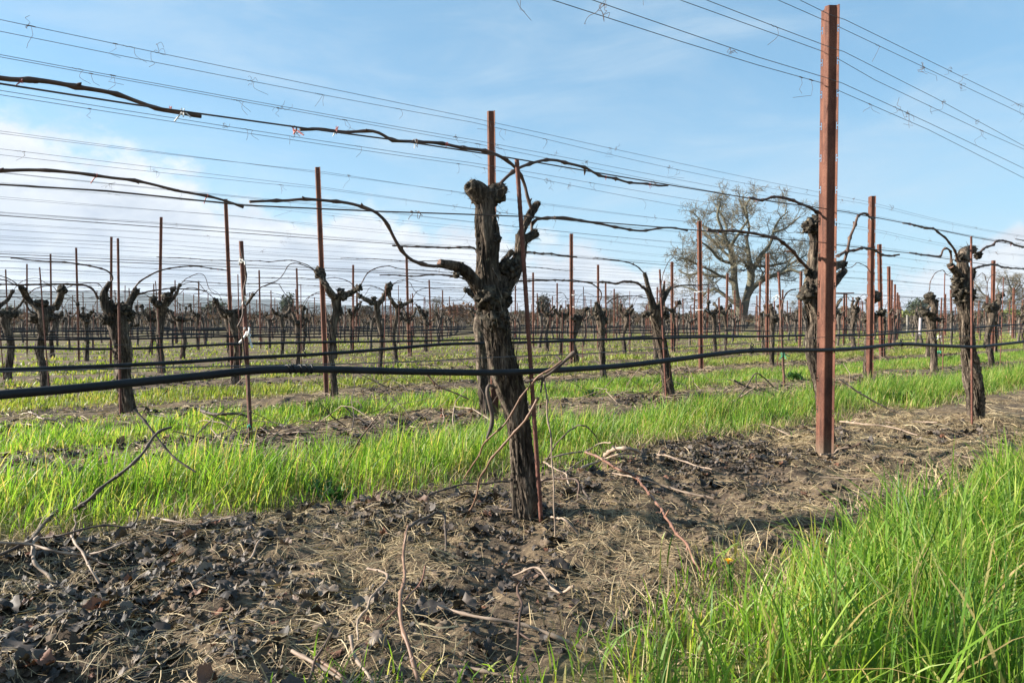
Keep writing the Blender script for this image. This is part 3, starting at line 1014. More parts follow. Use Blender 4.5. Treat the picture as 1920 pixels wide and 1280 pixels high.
# --- the vine tucked behind the tall post
traced_vine(
    'twisted grapevine with big knobs, standing close behind the tallest rusty post', 1.74,
    [(1560, 852, 34), (1548, 800, 28), (1538, 740, 24), (1531, 690, 30), (1527, 640, 36), (1530, 600, 40), (1525, 560, 46), (1527, 535, 50), (1531, 510, 40), (1532, 480, 36), (1534, 455, 34), (1533, 430, 40), (1530, 420, 34)],
    [[(1540, 550, 24), (1562, 530, 20), (1575, 516, 15), (1584, 507, 12)],
     [(1545, 520, 18), (1565, 500, 15), (1578, 495, 14)]],
    [[(1582, 510, 8), (1585, 492, 8), (1590, 465, 8), (1598, 433, 8), (1606, 412, 7), (1615, 402, 7), (1623, 401, 6), (1632, 407, 5), (1640, 407, 4)],
     [(1572, 480, 7), (1590, 471, 7), (1605, 468, 7), (1619, 465, 7), (1635, 467, 6), (1650, 474, 6), (1665, 478, 6), (1686, 478, 5)],
     [(1514, 503, 8), (1500, 488, 8), (1484, 470, 8), (1465, 453, 8), (1440, 443, 8), (1400, 437, 8), (1360, 433, 7), (1325, 432, 6)],
     [(1545, 415, 8), (1535, 400, 8), (1515, 387, 8), (1490, 378, 8), (1465, 370, 7), (1447, 368, 7), (1430, 373, 6), (1403, 371, 5)]],
    [(1520, 425, 15), (1535, 416, 14), (1547, 432, 14), (1518, 548, 20), (1536, 552, 18), (1515, 510, 8), (1580, 495, 8)], 8, 44, 0.80, 0.95, shred=220)

# --- the vine with the stake at the right
traced_vine(
    'grapevine with a curled grey head and a rusty rod, right of the tallest post', 1.66,
    [(1830, 792, 58), (1827, 750, 54), (1822, 700, 50), (1816, 660, 48), (1812, 620, 42), (1808, 580, 38), (1804, 548, 44), (1806, 520, 42), (1804, 500, 34), (1805, 488, 28)],
    [[(1805, 490, 26), (1808, 476, 23), (1816, 469, 19), (1826, 467, 14)],
     {'p': [(1800, 520, 18), (1790, 507, 14), (1782, 498, 12)], 'lumps': [(1783, 498, 6)]},
     [(1812, 530, 18), (1820, 515, 16), (1822, 503, 13)]],
    [[(1797, 489, 6), (1790, 470, 6), (1780, 454, 6), (1765, 440, 6), (1750, 430, 5), (1735, 427, 5), (1718, 424, 4), (1694, 420, 3)],
     [(1784, 500, 4), (1782, 477, 5), (1777, 467, 5), (1769, 469, 5), (1762, 482, 5), (1740, 480, 5), (1722, 478, 5), (1706, 473, 4)],
     [(1834, 474, 5), (1850, 464, 5), (1862, 460, 5), (1868, 453, 5), (1885, 452, 5), (1905, 460, 5), (1930, 467, 4)],
     [(1822, 512, 5), (1832, 503, 5), (1850, 497, 5), (1870, 497, 5), (1890, 501, 5), (1925, 505, 4)]],
    [(1832, 478, 9), (1800, 482, 8), (1800, 545, 18), (1815, 552, 16), (1796, 526, 12), (1820, 512, 9), (1806, 560, 16)], 5, 40, 0.55, 0.8, shred=220)

# --- second row, right of the middle
traced_vine(
    'second-row grapevine with upright forked arms, between the large vine and the tallest post', 3.68,
    [(1256, 754, 40), (1253, 720, 32), (1247, 680, 29), (1241, 650, 29), (1235, 620, 31), (1229, 595, 35), (1228, 580, 34)],
    [[(1226, 580, 16), (1222, 562, 11), (1216, 540, 9), (1209, 514, 8)],
     [(1235, 578, 15), (1243, 560, 13), (1250, 548, 10), (1257, 539, 8)],
     [(1230, 582, 12), (1240, 562, 8), (1243, 548, 6), (1245, 532, 4)],
     [(1222, 585, 12), (1219, 562, 8), (1212, 545, 7), (1204, 537, 6)]],
    [[(1210, 514, 4), (1201, 505, 3), (1190, 497, 3), (1168, 490, 3), (1140, 487, 3), (1112, 485, 2)],
     [(1205, 540, 6), (1195, 531, 6), (1172, 528, 6), (1155, 532, 6), (1140, 529, 5), (1121, 529, 5)],
     [(1257, 540, 3), (1273, 536, 3), (1300, 534, 3), (1340, 536, 2)],
     [(1240, 560, 2), (1241, 530, 2), (1250, 495, 2), (1262, 482, 2)]],
    [(1248, 590, 9), (1212, 590, 8), (1230, 582, 13), (1209, 514, 4)], 9, 28, 0.66, 0.85, shred=120)

# --- third row, left
traced_vine(
    'broad grapevine with two dark upright arms, largest of the vines left of the large one', 5.68,
    [(240, 778, 50), (235, 740, 42), (232, 700, 42), (229, 650, 46), (223, 612, 52), (221, 585, 56)],
    [[(208, 590, 22), (198, 570, 17), (195, 552, 15), (201, 538, 10), (206, 528, 8)],
     [(236, 585, 22), (243, 567, 15), (250, 555, 13), (255, 547, 13)],
     [(215, 585, 14), (210, 570, 10), (207, 562, 8)]],
    [[(207, 530, 4), (212, 522, 4), (208, 512, 4), (198, 505, 4), (180, 500, 4), (150, 496, 4), (110, 491, 4), (60, 487, 3), (20, 485, 3)],
     [(186, 560, 5), (176, 543, 5), (160, 536, 5), (130, 534, 5), (80, 534, 5), (0, 533, 4), (-40, 533, 4)],
     [(247, 547, 4), (262, 528, 4), (289, 511, 4), (322, 502, 4), (363, 500, 4), (427, 508, 3)],
     [(252, 556, 4), (285, 546, 4), (332, 541, 4), (388, 544, 3)]],
    [(203, 600, 13), (240, 590, 13), (225, 580, 20), (255, 547, 8), (196, 560, 9)], 12, 26, 0.62, 0.8, shred=120)

traced_vine(
    'dark grapevine mostly hidden behind the largest grapevine', 3.70,
    [(910, 765, 24), (906, 720, 20), (904, 670, 21), (903, 630, 24), (905, 600, 26), (908, 585, 26)],
    [[(908, 588, 18), (900, 572, 13), (892, 556, 12)], [(912, 588, 16), (922, 570, 12), (930, 560, 12)]],
    [[(893, 556, 5), (897, 500, 5), (893, 470, 5), (870, 463, 5), (800, 464, 5), (735, 460, 4)],
     [(930, 560, 5), (945, 500, 5), (965, 475, 5), (993, 473, 5), (1040, 478, 5), (1082, 482, 4)],
     [(892, 556, 4), (880, 530, 4), (855, 519, 4), (790, 516, 4), (712, 516, 3)],
     [(930, 560, 4), (950, 535, 5), (972, 527, 5), (1030, 526, 5), (1075, 526, 5), (1112, 531, 4)]],
    [(905, 600, 9), (900, 590, 8)], 31, 22, shred=80)

# --- third row vine right of centre, and one left of centre
traced_vine(
    'slim third-row grapevine with a shaggy pointed head, just left of the forked one', 5.72,
    [(1132, 712, 20), (1130, 680, 16), (1128, 640, 17), (1127, 610, 20), (1124, 590, 20), (1120, 570, 12)],
    [[(1122, 590, 10), (1119, 575, 8), (1117, 566, 6)], [(1130, 592, 10), (1134, 582, 7)]],
    [[(1124, 570, 3), (1128, 552, 3), (1120, 538, 3), (1100, 530, 3), (1070, 528, 3)], [(1136, 570, 3), (1150, 560, 3), (1175, 555, 3), (1205, 556, 2)]],
    [(1125, 592, 9), (1130, 600, 8), (1120, 585, 6)], 15, 20, 0.75, shred=80)

# --- a vine just outside the frame whose two long canes reach in at the left
traced_vine(
    'grapevine at the left edge whose two long canes run in along the wires', 1.66,
    [(-555, 1300, 120), (-552, 900, 105), (-548, 500, 110), (-545, 300, 110), (-540, 200, 95)],
    [[(-540, 230, 70), (-500, 160, 56), (-450, 110, 44)], [(-535, 440, 70), (-480, 390, 50), (-430, 360, 44)]],
    [{'p': [(-450, 110, 16), (-340, 80, 15), (-180, 105, 14), (-60, 128, 14), (0, 144, 14), (55, 153, 14), (110, 160, 13), (175, 172, 13), (250, 189, 14), (330, 208, 15), (377, 217, 10)], 'ties': [(343, 209, .0075, 'white'), (320, 203, .005, 'red'), (40, 152, .005, 'red')]},
     [(-430, 360, 12), (-300, 335, 11), (-150, 323, 11), (0, 323, 10), (70, 323, 10), (150, 327, 10), (210, 337, 9), (270, 346, 9), (370, 365, 8), (425, 378, 7), (457, 389, 5)]],
    [(-540, 200, 60)], 21, 20, shred=60)


# --- all the other vines: a few kinds, copied along the rows
def proto(seed, low=False):
    """a vine at the origin, its row along +x"""
    rs = np.random.default_rng(seed * 13 + 5)
    H = rs.uniform(0.64, 0.90)
    r0 = rs.uniform(0.026, 0.042)
    lean = rs.normal(0, 0.05)
    bx = rs.normal(0, 0.03)
    tp = np.array([[0, 0, -0.05, r0 * 1.3], [bx * .3, 0, H * .2, r0], [bx, rs.normal(0, .02), H * .5, r0 * .88], [lean * .7, rs.normal(0, .02), H * .82, r0 * 1.1], [lean, 0, H, r0 * 1.4]])
    head = tp[-1, :3]
    ns = 9 if low else 18
    st = 0.07 if low else 0.025
    parts = []
    mb = MB()
    P = spline(tp, st)
    bark_tube(mb, P, P[:, 3], ns, seed, 0.17, 0.13)
    if not low:
        shreds(mb, P, P[:, 3], 60, seed, 0.004, 0.011, 0.06, 0.25, 0.009)
        shreds(mb, P, P[:, 3], 9, seed + 3, 0.003, 0.008, 0.06, 0.2, 0.03)
    for i in range(2 if low else 4):
        blob(mb, head + rs.normal(0, .035, 3) * np.array([1.2, .8, 1]), r0 * rs.uniform(.85, 1.4), seed + i, 0.6, 9 if low else 14, 6 if low else 10, (1.1, 1, .9), 1.8, None, 1)
    parts.append(('trunk', mb, ['bark_far' if low else 'bark', 'head']))
    na = rs.integers(2, 5)
    ends = []
    for i in range(na):
        sx = (-1, 1)[i % 2] if i < 2 else rs.choice([-1, 1])
        up = rs.uniform(0.05, 0.27)
        out = sx * rs.uniform(0.03, 0.20)
        r1 = rs.uniform(0.014, 0.025)
        ap = np.array([[head[0] + sx * .02, head[1], head[2] - .02, r1 * 1.2], [head[0] + out * .7, rs.normal(0, .03), head[2] + up * rs.uniform(.25, .55), r1], [head[0] + out, rs.normal(0, .04), head[2] + up, r1 * rs.uniform(.7, 1.2)]])
        A = spline(ap, st)
        mb = mb if low else MB()
        bark_tube(mb, A, A[:, 3], 6 if low else 13, seed + 40 + i, .28, .45, 2)
        if not low:          # old pruning spurs along the arm
            for q in range(rs.integers(2, 5)):
                c_ = A[rs.integers(len(A) // 3, len(A)), :3] + rs.normal(0, r1 * .5, 3)
                blob(mb, c_, r1 * rs.uniform(.5, .95), seed + 90 + q + i, .6, 9, 6, (1, 1, 1), 2.2, None, 1)
        blob(mb, ap[-1, :3], r1 * rs.uniform(1.2, 1.9), seed + 60 + i, 0.55, 7 if low else 12, 5 if low else 8, (1, 1, 1), 2, None, 1)
        if not low:
            shreds(mb, A, A[:, 3], 16, seed + i, 0.003, 0.008, 0.04, 0.1, 0.012)
            parts.append(('arm', mb, ['bark', 'head']))
        ends.append((ap[-1, :3], sx))
    nc = rs.integers(1, 4)
    for i in range(nc):
        e, sx = ends[i % len(ends)]
        wz = rs.choice([0.95, 1.12])
        rise = max(0.06, wz - e[2]) + rs.uniform(0.0, 0.08)
        L = rs.uniform(0.45, 0.95)
        cp = np.array([e, e + [sx * .10, rs.normal(0, .02), rise * .75], e + [sx * .26, rs.normal(0, .02), rise * 1.03], [e[0] + sx * .5 * (.5 + L / 2), rs.normal(0, .012), wz + .012], [e[0] + sx * (.35 + L), rs.normal(0, .012), wz - .004]])
        mb = mb if low else MB()
        if low:
            C = spline(cp, 0.09)
            tube(mb, C, 0.0042, 4, False, None, None, 2)
        else:
            cane_tube(mb, cp, rs.uniform(.0036, .0052), 6, seed + i)
            parts.append(('cane', mb, ['cane']))
    if low:
        parts[0] = ('trunk', mb, ['bark_far', 'head', 'cane'])
    return [(n, b.mesh(n, [M[k] for k in ms])) for n, b, ms in parts]


NEAR = [proto(s) for s in range(1, 19)]
FAR = [proto(s, True) for s in range(30, 54)]
ROWANG = math.atan2(DV[1], DV[0])
VINE_GROUP = 'old bare grapevines along the trellis rows'

SKIP = {(1, 1): 1, (0, 0): 1, (0, 1): 1, (0, 2): 1, (0, -1): 1, (1, 2): 1, (1, 0): 1, (1, 3): 1, (2, 0): 1, (2, 3): 1, (2, 4): 1, (1, -1): 1}


def lattice(i, j):
    t = 1.285 - 0.32 * i + VSTEP * j
    n = ROW0 + ROWSTEP * i
    if i > 0:
        n += 0.0
    return t, n


def vine_list():
    L = []
    for i in range(0, 44):
        for j in range(-14, 110):
            t, n = lattice(i, j)
            p = pt(t, n)
            if p[1] < 1 or p[1] > 82 or abs(p[0]) > 0.79 * p[1] + 0.5:
                continue
            L.append((p[1], i, j, t, n))
    L.sort()
    return L


VINES = vine_list()
seen_in_row = {}
rowcount = {}
placed = 0
rest = []
near_rows = {}
for (d, i, j, t, n) in VINES:
    rs = random.Random(i * 1000 + j)
    if (i, j) in SKIP or (i > 1 and rs.random() < 0.03):
        continue
    t += rs.uniform(-.12, .12)
    n += rs.uniform(-.05, .05)
    near_rows.setdefault(i, []).append((t, n, d, rs))
flat = sorted(((d, i, t, n, rs) for i, l in near_rows.items() for (t, n, d, rs) in l), key=lambda q: q[0])
IND = {id(q): k for k, q in enumerate(flat[:290])}
byrow = {}
for q in flat[:290]:
    byrow.setdefault(q[1], []).append(q)
for i, l in sorted(byrow.items()):
    l.sort(key=lambda q: q[2])
    for k, q in enumerate(l):
        d, _, t, n, rs = q
        p = pt(t, n)
        p[2] = gz(p[0], p[1])
        near = d < 17
        kind = rs.choice(NEAR if near else FAR)
        flip = rs.choice([0, math.pi])
        sc = rs.uniform(0.9, 1.1)
        sc = (sc * rs.uniform(.92, 1.12), sc * rs.uniform(.9, 1.2), sc)
        row = ORD[i] + ' trellis row'
        if d < 26:
            lab = f'leafless grapevine, {ORD[k]} from the left among smaller ones of the {row}'
            grp = VINE_GROUP
        else:
            lab = f'small distant leafless grapevine, one of many alike far along the {row}'
            grp = f'distant grapevines of the {row}'
        rz = ROWANG + flip + rs.uniform(-.06, .06)
        if near:
            e = obj('grapevine', None, None, lab, 'grapevine', grp, None, p, rz, sc)
            for (nm, me) in kind:
                obj(nm, me, e)
        else:
            obj('grapevine', kind[0][1], None, lab, 'grapevine', grp, None, p, rz, sc)

# the vines beyond, past counting
mb = MB()
for q in flat[290:]:
    d, i, t, n, rs = q
    me = rs.choice(FAR)[0][1]
    nv = len(me.vertices)
    key = me.name
    if key not in globals().setdefault('_FARC', {}):
        V = np.empty(nv * 3, np.float32)
        me.vertices.foreach_get('co', V)
        li = np.empty(len(me.loops), np.int32)
        me.loops.foreach_get('vertex_index', li)
        ls = np.empty(len(me.polygons), np.int32)
        me.polygons.foreach_get('loop_start', ls)
        mi = np.empty(len(me.polygons), np.int32)
        me.polygons.foreach_get('material_index', mi)
        tot = np.diff(np.append(ls, len(li)))
        qs, ts = ls[tot == 4], ls[tot == 3]
        _FARC[key] = (V.reshape(-1, 3).astype(float), li[qs[:, None] + np.arange(4)], li[ts[:, None] + np.arange(3)], mi[tot == 4], mi[tot == 3])
    V, Q, T, qm, tm = _FARC[key]
    a = ROWANG + rs.choice([0, math.pi])
    c, s = math.cos(a), math.sin(a)
    sc = rs.uniform(.88, 1.12)
    W = np.stack([V[:, 0] * c - V[:, 1] * s, V[:, 0] * s + V[:, 1] * c, V[:, 2]], -1) * sc + pt(t, n, -0.05)
    nb = mb.n
    mb.add(W, Q, T)
    mb.QM[-1] = qm
    mb.TM[-1] = tm
obj('far_grapevines', mb.mesh('far_grapevines', [M['bark_far'], M['head'], M['cane']]), label='brown mass of the farthest grapevines before the tree line', cat='grapevines', kind='stuff')
# ------------------------------------------------------------------ rolled steel posts with hook slots along both flanges
def post_mesh(H=2.0, detail=True):
    """hat section, crest towards -x (along the row), flanges across; local x = along the row, y = across"""
    c, sl, W, D, th = 0.024, 0.014, 0.083, 0.028, 0.0022
    mb = MB()
    # profile: crest and webs with a rounded bend
    pr = []

    def arc(cx, cy, r, a0, a1, k=4):
        for a in np.linspace(a0, a1, k):
            pr.append((cx + r * math.cos(a), cy + r * math.sin(a)))
    y1 = c / 2
    y2 = c / 2 + sl
    pr.append((0.0, -y2 - .004))
    pr.append((-.003, -y2))
    arc(-D + .007, -y1 + .006, .007, -math.pi / 2 - 0.15, -math.pi)
    arc(-D + .007, y1 - .006, .007, math.pi, math.pi / 2 + 0.15)
    pr.append((-.003, y2))
    pr.append((0.0, y2 + .004))
    pr = np.array(pr)
    zs = np.linspace(-0.15, H, 2 if not detail else 14)
    k = len(pr)
    V = np.array([[x, y, z] for z in zs for x, y in pr])
    Q = [[a * k + b, a * k + b + 1, (a + 1) * k + b + 1, (a + 1) * k + b] for a in range(len(zs) - 1) for b in range(k - 1)]
    # inner skin
    cen = np.array([0.02, 0.0])
    d = pr - cen
    pi = pr + np.stack([np.full(k, th), -np.sign(pr[:, 1]) * th * (np.abs(pr[:, 0]) < D - .004)], -1)
    V2 = np.array([[x, y, z] for z in zs for x, y in pi])
    nb = len(V)
    Q2 = [[nb + q[3], nb + q[2], nb + q[1], nb + q[0]] for q in Q]
    top = (len(zs) - 1) * k
    Q3 = [[top + b, top + b + 1, nb + top + b + 1, nb + top + b] for b in range(k - 1)]
    mb.add(np.vstack([V, V2]), Q + Q2 + Q3)
    # flanges: thin plates with C shaped slots near the outer edge
    ya, yb = y2 + .004, W / 2
    for sg in (-1, 1):
        if not detail:
            for xx in (0.0, th):
                mb.add([[xx, sg * ya, -.15], [xx, sg * yb, -.15], [xx, sg * yb, H], [xx, sg * ya, H]], [[0, 1, 2, 3]])
            mb.add([[0, sg * yb, -.15], [th, sg * yb, -.15], [th, sg * yb, H], [0, sg * yb, H]], [[0, 1, 2, 3]])
            continue
        ys = [ya, yb - .0090, yb - .0054, yb - .0028, yb]
        zc = np.arange(0.20, H - 0.03, 0.1415) + (.012 if sg > 0 else 0)
        zl = [-.15]
        slot = {}
        for z in zc:
            zl += [z - .016, z - .011, z - .003, z + .003, z + .011, z + .016]
        zl.append(H)
        cells = []
        for a in range(len(zl) - 1):
            ph = (a - 1) % 6 if 1 <= a < len(zl) - 1 else 5
            inter = a == 0 or ph == 5
            for b in range(4):
                hole = False
                if not inter:
                    if b == 1:
                        hole = True                       # the back of the C
                    elif b in (2,) and ph in (0, 4):
                        hole = True                       # its two arms
                    elif b in (2, 3) and ph == 2:
                        hole = True                       # slit to the edge
                if not hole:
                    cells.append((a, b))
        ny = len(ys)
        V = np.array([[xx, sg * y, z] for xx in (0.0, th) for z in zl for y in ys])
        nz = len(zl)
        cs = set(cells)
        Q = []
        for (a, b) in cells:
            q = [a * ny + b, a * ny + b + 1, (a + 1) * ny + b + 1, (a + 1) * ny + b]
            Q.append(q)
            Q.append([nz * ny + v for v in q[::-1]])
            for (da, db, e0, e1) in ((-1, 0, 0, 1), (1, 0, 2, 3), (0, -1, 3, 0), (0, 1, 1, 2)):
                if (a + da, b + db) not in cs:
                    Q.append([q[e0], q[e1], nz * ny + q[e1], nz * ny + q[e0]])
        mb.add(V, Q)
    return mb.mesh('trellis_post', M['rust'], False)


POST = post_mesh()
POST_FAR = post_mesh(2.0, False)
POST_T0 = 2.92
POST_TSLOPE = -0.33
POSTS = {}


def post_at(i, k):
    t = POST_T0 + POST_TSLOPE * i + PSTEP * k
    return t, ROW0 + ROWSTEP * i - (0.03 if i == 0 else 0)


SPECIAL = {
    (0, 0): ('tallest rusty steel post, nearest the camera, slotted along both edges', 0.0, 0.0),
    (1, 0): ('rusty steel post rising directly behind the large knobbed grapevine', -0.012, 0.0),
    (1, 1): ('rusty steel post in the second row, first one right of the tallest post', 0.0, 0.0),
    (2, 0): ('thin-looking rusty post in the third row, first post left of the large grapevine', -0.035, 0.01),
    (3, 0): ('rusty post in the fourth row, beside the tied young vine and its stake', -0.03, 0.0),
    (2, 1): ('rusty post with pale tape bits, directly in front of the big bare oak', -0.02, 0.0),
}
plist = []
for i in range(0, 30):
    for k in range(-5, 30):
        t, n = post_at(i, k)
        p = pt(t, n)
        if p[1] < 1.2 or p[1] > 58 or abs(p[0]) > 0.78 * p[1] + 0.2:
            continue
        plist.append((p[1], i, k, t, n))
plist.sort()
rc = {}
for (d, i, k, t, n) in sorted(plist[:280], key=lambda q: (q[1], q[3])):
    rs = random.Random(i * 77 + k)
    c = rc[i] = rc.get(i, -1) + 1
    lx, ly = rs.gauss(0, .016), rs.gauss(0, .012)
    if (i, k) in SPECIAL:
        lab, lx, ly = SPECIAL[(i, k)]
    elif d < 30:
        lab = f'rusty steel trellis post, {ORD[c]} from the left in the {ORD[i]} row'
    else:
        lab = f'distant rusty post, one of many alike far along the {ORD[i]} trellis row'
    grp = 'rusty steel posts of the trellis rows' if d < 30 else f'distant posts of the {ORD[i]} row'
    t += 0 if i < 2 else rs.uniform(-.08, .08)
    p = pt(t, n)
    p[2] = gz(p[0], p[1])
    o = obj('trellis_post', POST if d < 14 else POST_FAR, None, lab, 'post', grp, None, p)
    # lean: lx tips the top along screen x, ly along depth
    from mathutils import Matrix, Euler
    m = Matrix.Rotation(ROWANG, 4, 'Z')
    L = Matrix.Rotation(lx, 4, 'Y') @ Matrix.Rotation(-ly, 4, 'X')
    o.rotation_euler = (L @ m).to_euler()
    s = (0.988 if (i, k) == (0, 0) else 1.0) if i < 4 else rs.uniform(.96, 1.03)
    o.scale = (1, 1, s)
    POSTS[(i, k)] = (t, n)

# ------------------------------------------------------------------ rods and stakes at the vines
def rod_mesh(P, r, ribs=True, name='vine_stake', mat='rebar'):
    mb = MB()
    P = spline(np.asarray(P, float), 0.006 if ribs else 0.3)
    k = len(P)
    rr = r * (1 + (0.10 * (np.arange(k) % 3 == 0) if ribs else 0))
    tube(mb, P, rr, 8)
    return mb.mesh(name, M[mat])


def stake_px(label, a, b, D, r, rt=None):
    """rod from photo point a (top) to b (foot)"""
    A = at_row(a[0], a[1], D)
    B = at_row(b[0], b[1], D if rt is None else rt)
    B[2] = gz(B[0], B[1]) - 0.05
    base = B.copy()
    return obj('vine_stake', rod_mesh([B - base, A - base], r), None, label, 'stake', 'rusty rods beside the vines', None, base)


stake_px('rusty ribbed rod leaning across the right arm of the large grapevine', (969, 299), (1017, 905), 1.60, 0.0068, 1.60)
stake_px('rusty rod standing against the front of the curl-headed grapevine', (1821, 443), (1823, 792), 1.58, 0.0055)
stake_px('rusty rod up the front of the forked grapevine in the second row', (1237, 505), (1250, 752), 3.60, 0.0075)
stake_px('rusty rod up the front of the broad two-armed grapevine', (221, 447), (226, 778), 5.58, 0.008)
STK = rod_mesh([[0, 0, -.05], [0.01, 0, 1.2]], 0.006, False)
cnt = {}
for q in flat[:120]:
    d, i, t, n, rs = q
    if rs.random() < 0.25:
        continue
    c = cnt[i] = cnt.get(i, -1) + 1
    p = pt(t + rs.uniform(-.05, .05), n - 0.10)
    p[2] = gz(p[0], p[1])
    o = obj('vine_stake', STK, None, f'thin rusty rod at a vine, {ORD[c]} nearest of the {ORD[i]} row', 'stake', 'rusty rods beside the vines', None, p)
    o.rotation_euler = (rs.gauss(0, .03), rs.gauss(0, .04), rs.uniform(0, 3))
    o.scale = (1, 1, rs.uniform(.85, 1.08))

# ------------------------------------------------------------------ wires
def tendril(mb, p, rs, size):
    """a dried curl left on a wire"""
    k = rs.integers(0, 3)
    d = DV
    if k == 0:       # wrap with a hanging tail
        th = np.linspace(0, 9, 14)
        a = p + d[None] * (np.linspace(-1, 1, 14) * size * .35)[:, None] + np.stack([np.zeros(14), np.sin(th), np.cos(th)], -1) * 0.0028
        tube(mb, a, 0.0008, 4, False)
        e = p + d * size * .3
        q = np.array([e, e + [rs.normal(0, .2) * size, 0, -.5 * size], e + [rs.normal(0, .45) * size, rs.normal(0, .2) * size, -1.0 * size]])
        tube(mb, spline(q, size / 6), 0.0008, 4, False)
    elif k == 1:     # knot
        for _ in range(3):
            a = np.cumsum(np.vstack([p[None], rs.normal(0, .28, (5, 3)) * size * .6]), 0)
            tube(mb, spline(a, size / 8), 0.0008, 4, False)
    else:            # a bent tail with a kink
        q = np.array([p, p + np.array([.1, 0, -.45]) * size, p + np.array([rs.normal(0, .5), 0, -.9]) * size, p + np.array([rs.normal(0, .8), .1, -.7 - rs.uniform(0, .8)]) * size])
        tube(mb, q, 0.0008, 4, False)
        tube(mb, np.array([p - d * size * .2, p + [0, 0, .001], p + d * size * .2]), 0.0026, 5)


def wire_obj(P, r, label, grp, name='catch_wire', mat='wire', tn=0, seed=0, cat='wire', size=(0.025, 0.06)):
    P = np.asarray(P)
    mb = MB()
    tube(mb, P, r, 6, False)
    o = obj(name, mb.mesh(name, M[mat]), None, label, cat, grp)
    rs = np.random.default_rng(seed)
    seg = np.linalg.norm(np.diff(P, axis=0), axis=1)
    s = np.concatenate([[0], np.cumsum(seg)])
    got = 0
    for _ in range(tn * 8):
        if got >= tn:
            break
        u = rs.uniform(0, s[-1])
        p = np.array([np.interp(u, s, P[:, c]) for c in range(3)])
        if abs(p[0]) > 0.77 * p[1] or p[1] < 0.7:
            continue
        mb = MB()
        for _k in range(rs.integers(1, 3)):
            tendril(mb, p + DV * rs.normal(0, .012), rs, rs.uniform(*size))
        obj('tendril', mb.mesh('tendril', M['tendril']), o)
        got += 1
    return o


def extend(P, a, b):
    P = np.asarray(P)
    d0 = P[0] - P[1]
    d1 = P[-1] - P[-2]
    return np.vstack([P[0] + d0 / np.linalg.norm(d0) * a, P, P[-1] + d1 / np.linalg.norm(d1) * b])


# first row: traced from the photo
G1 = 'trellis wires of the first row'
row1 = [
    ('top wire of the first row, on the camera side of the tallest post', 1.575, [(1400, -52), (1495, -2), (1554, 27), (1584, 37), (1920, 201)], 4),
    ('top wire of the first row, on the far side of the tallest post', 1.645, [(1380, -40), (1458, 0), (1549, 40), (1582, 55), (1920, 215)], 5),
    ('second-highest wire of the first row, on the camera side of the tallest post', 1.575, [(1200, -40), (1324, 0), (1440, 45), (1554, 88), (1582, 97), (1750, 182), (1920, 274)], 4),
    ('second-highest wire of the first row, on the far side of the tallest post', 1.645, [(1200, -28), (1280, 2), (1430, 56), (1549, 99), (1581, 116), (1640, 150), (1840, 245), (1920, 280)], 5),
    ('third-highest wire of the first row, on the camera side of the tallest post', 1.575, [(1000, -30), (1110, 0), (1280, 59), (1420, 107), (1549, 146), (1579, 156), (1740, 230), (1920, 316)], 5),
    ('third-highest wire of the first row, on the far side of the tallest post', 1.645, [(940, -30), (1035, 0), (1280, 79), (1420, 122), (1549, 158), (1579, 173), (1740, 243), (1920, 334)], 5),
]
for s, (lab, D, pts, tn) in enumerate(row1):
    P = np.array([at_row(x, y, D) for x, y in pts])
    wire_obj(extend(P, 0.3, 1.2), 0.00125, lab, G1, 'catch_wire', 'wire', tn, 50 + s, size=(0.03, 0.075))
P = np.array([at_row(x, y, 1.60) for x, y in [(0, 157), (250, 196), (380, 214), (560, 239), (750, 264), (920, 290), (985, 301), (1250, 346), (1400, 371), (1545, 391), (1590, 398), (1700, 419), (1821, 444), (1920, 462)]])
wire_obj(extend(P, .5, 1.5), 0.0019, 'thick upper fruiting wire of the first row, the long canes tied along it', G1, 'fruiting_wire', 'wire_rust', 6, 70, size=(.015, .035))
P = np.array([at_row(x, y, 1.60) for x, y in [(0, 346), (200, 358), (460, 385), (700, 396), (850, 401), (980, 406), (1140, 418), (1300, 431), (1430, 445), (1545, 455), (1575, 460), (1700, 474), (1821, 492), (1920, 505)]])
wire_obj(extend(P, .5, 1.5), 0.0018, 'thick lower fruiting wire of the first row, crossing the trunk of the large grapevine', G1, 'fruiting_wire', 'wire_rust', 6, 71, size=(.015, .035))
P = np.array([at_row(x, y, 1.60) for x, y in [(-60, 700), (0, 697), (250, 690), (640, 682), (800, 677), (940, 669), (1075, 664), (1300, 650), (1545, 632), (1700, 637), (1920, 622)]])
wire_obj(extend(P, .5, 1.5), 0.0015, 'thin wire strung just above the black hose of the first row', G1, 'hose_wire', 'wire', 0, 72)


def row_curve(i, z, n, t0, t1, sag, seed, step=0.5):
    """wire through the posts of row i with a little slack between them"""
    ts = np.arange(t0, t1 + step, step)
    off = POST_T0 + POST_TSLOPE * i
    f = ((ts - off) / PSTEP) % 1.0
    rs = np.random.default_rng(seed)
    zz = z - sag * 4 * f * (1 - f) * (0.7 + 0.6 * vnoise(np.stack([np.floor((ts - off) / PSTEP), ts * 0, ts * 0], -1), seed))
    zz = zz - (0.05 if i > 0 else 0)
    return np.array([pt(t, n, zq) for t, zq in zip(ts, zz)])


def row_range(i):
    n = ROW0 + ROWSTEP * i
    return -0.10 * n - 1.2, min(3.7 * n + 1.5, (75 - .8047 * n) / .5937)


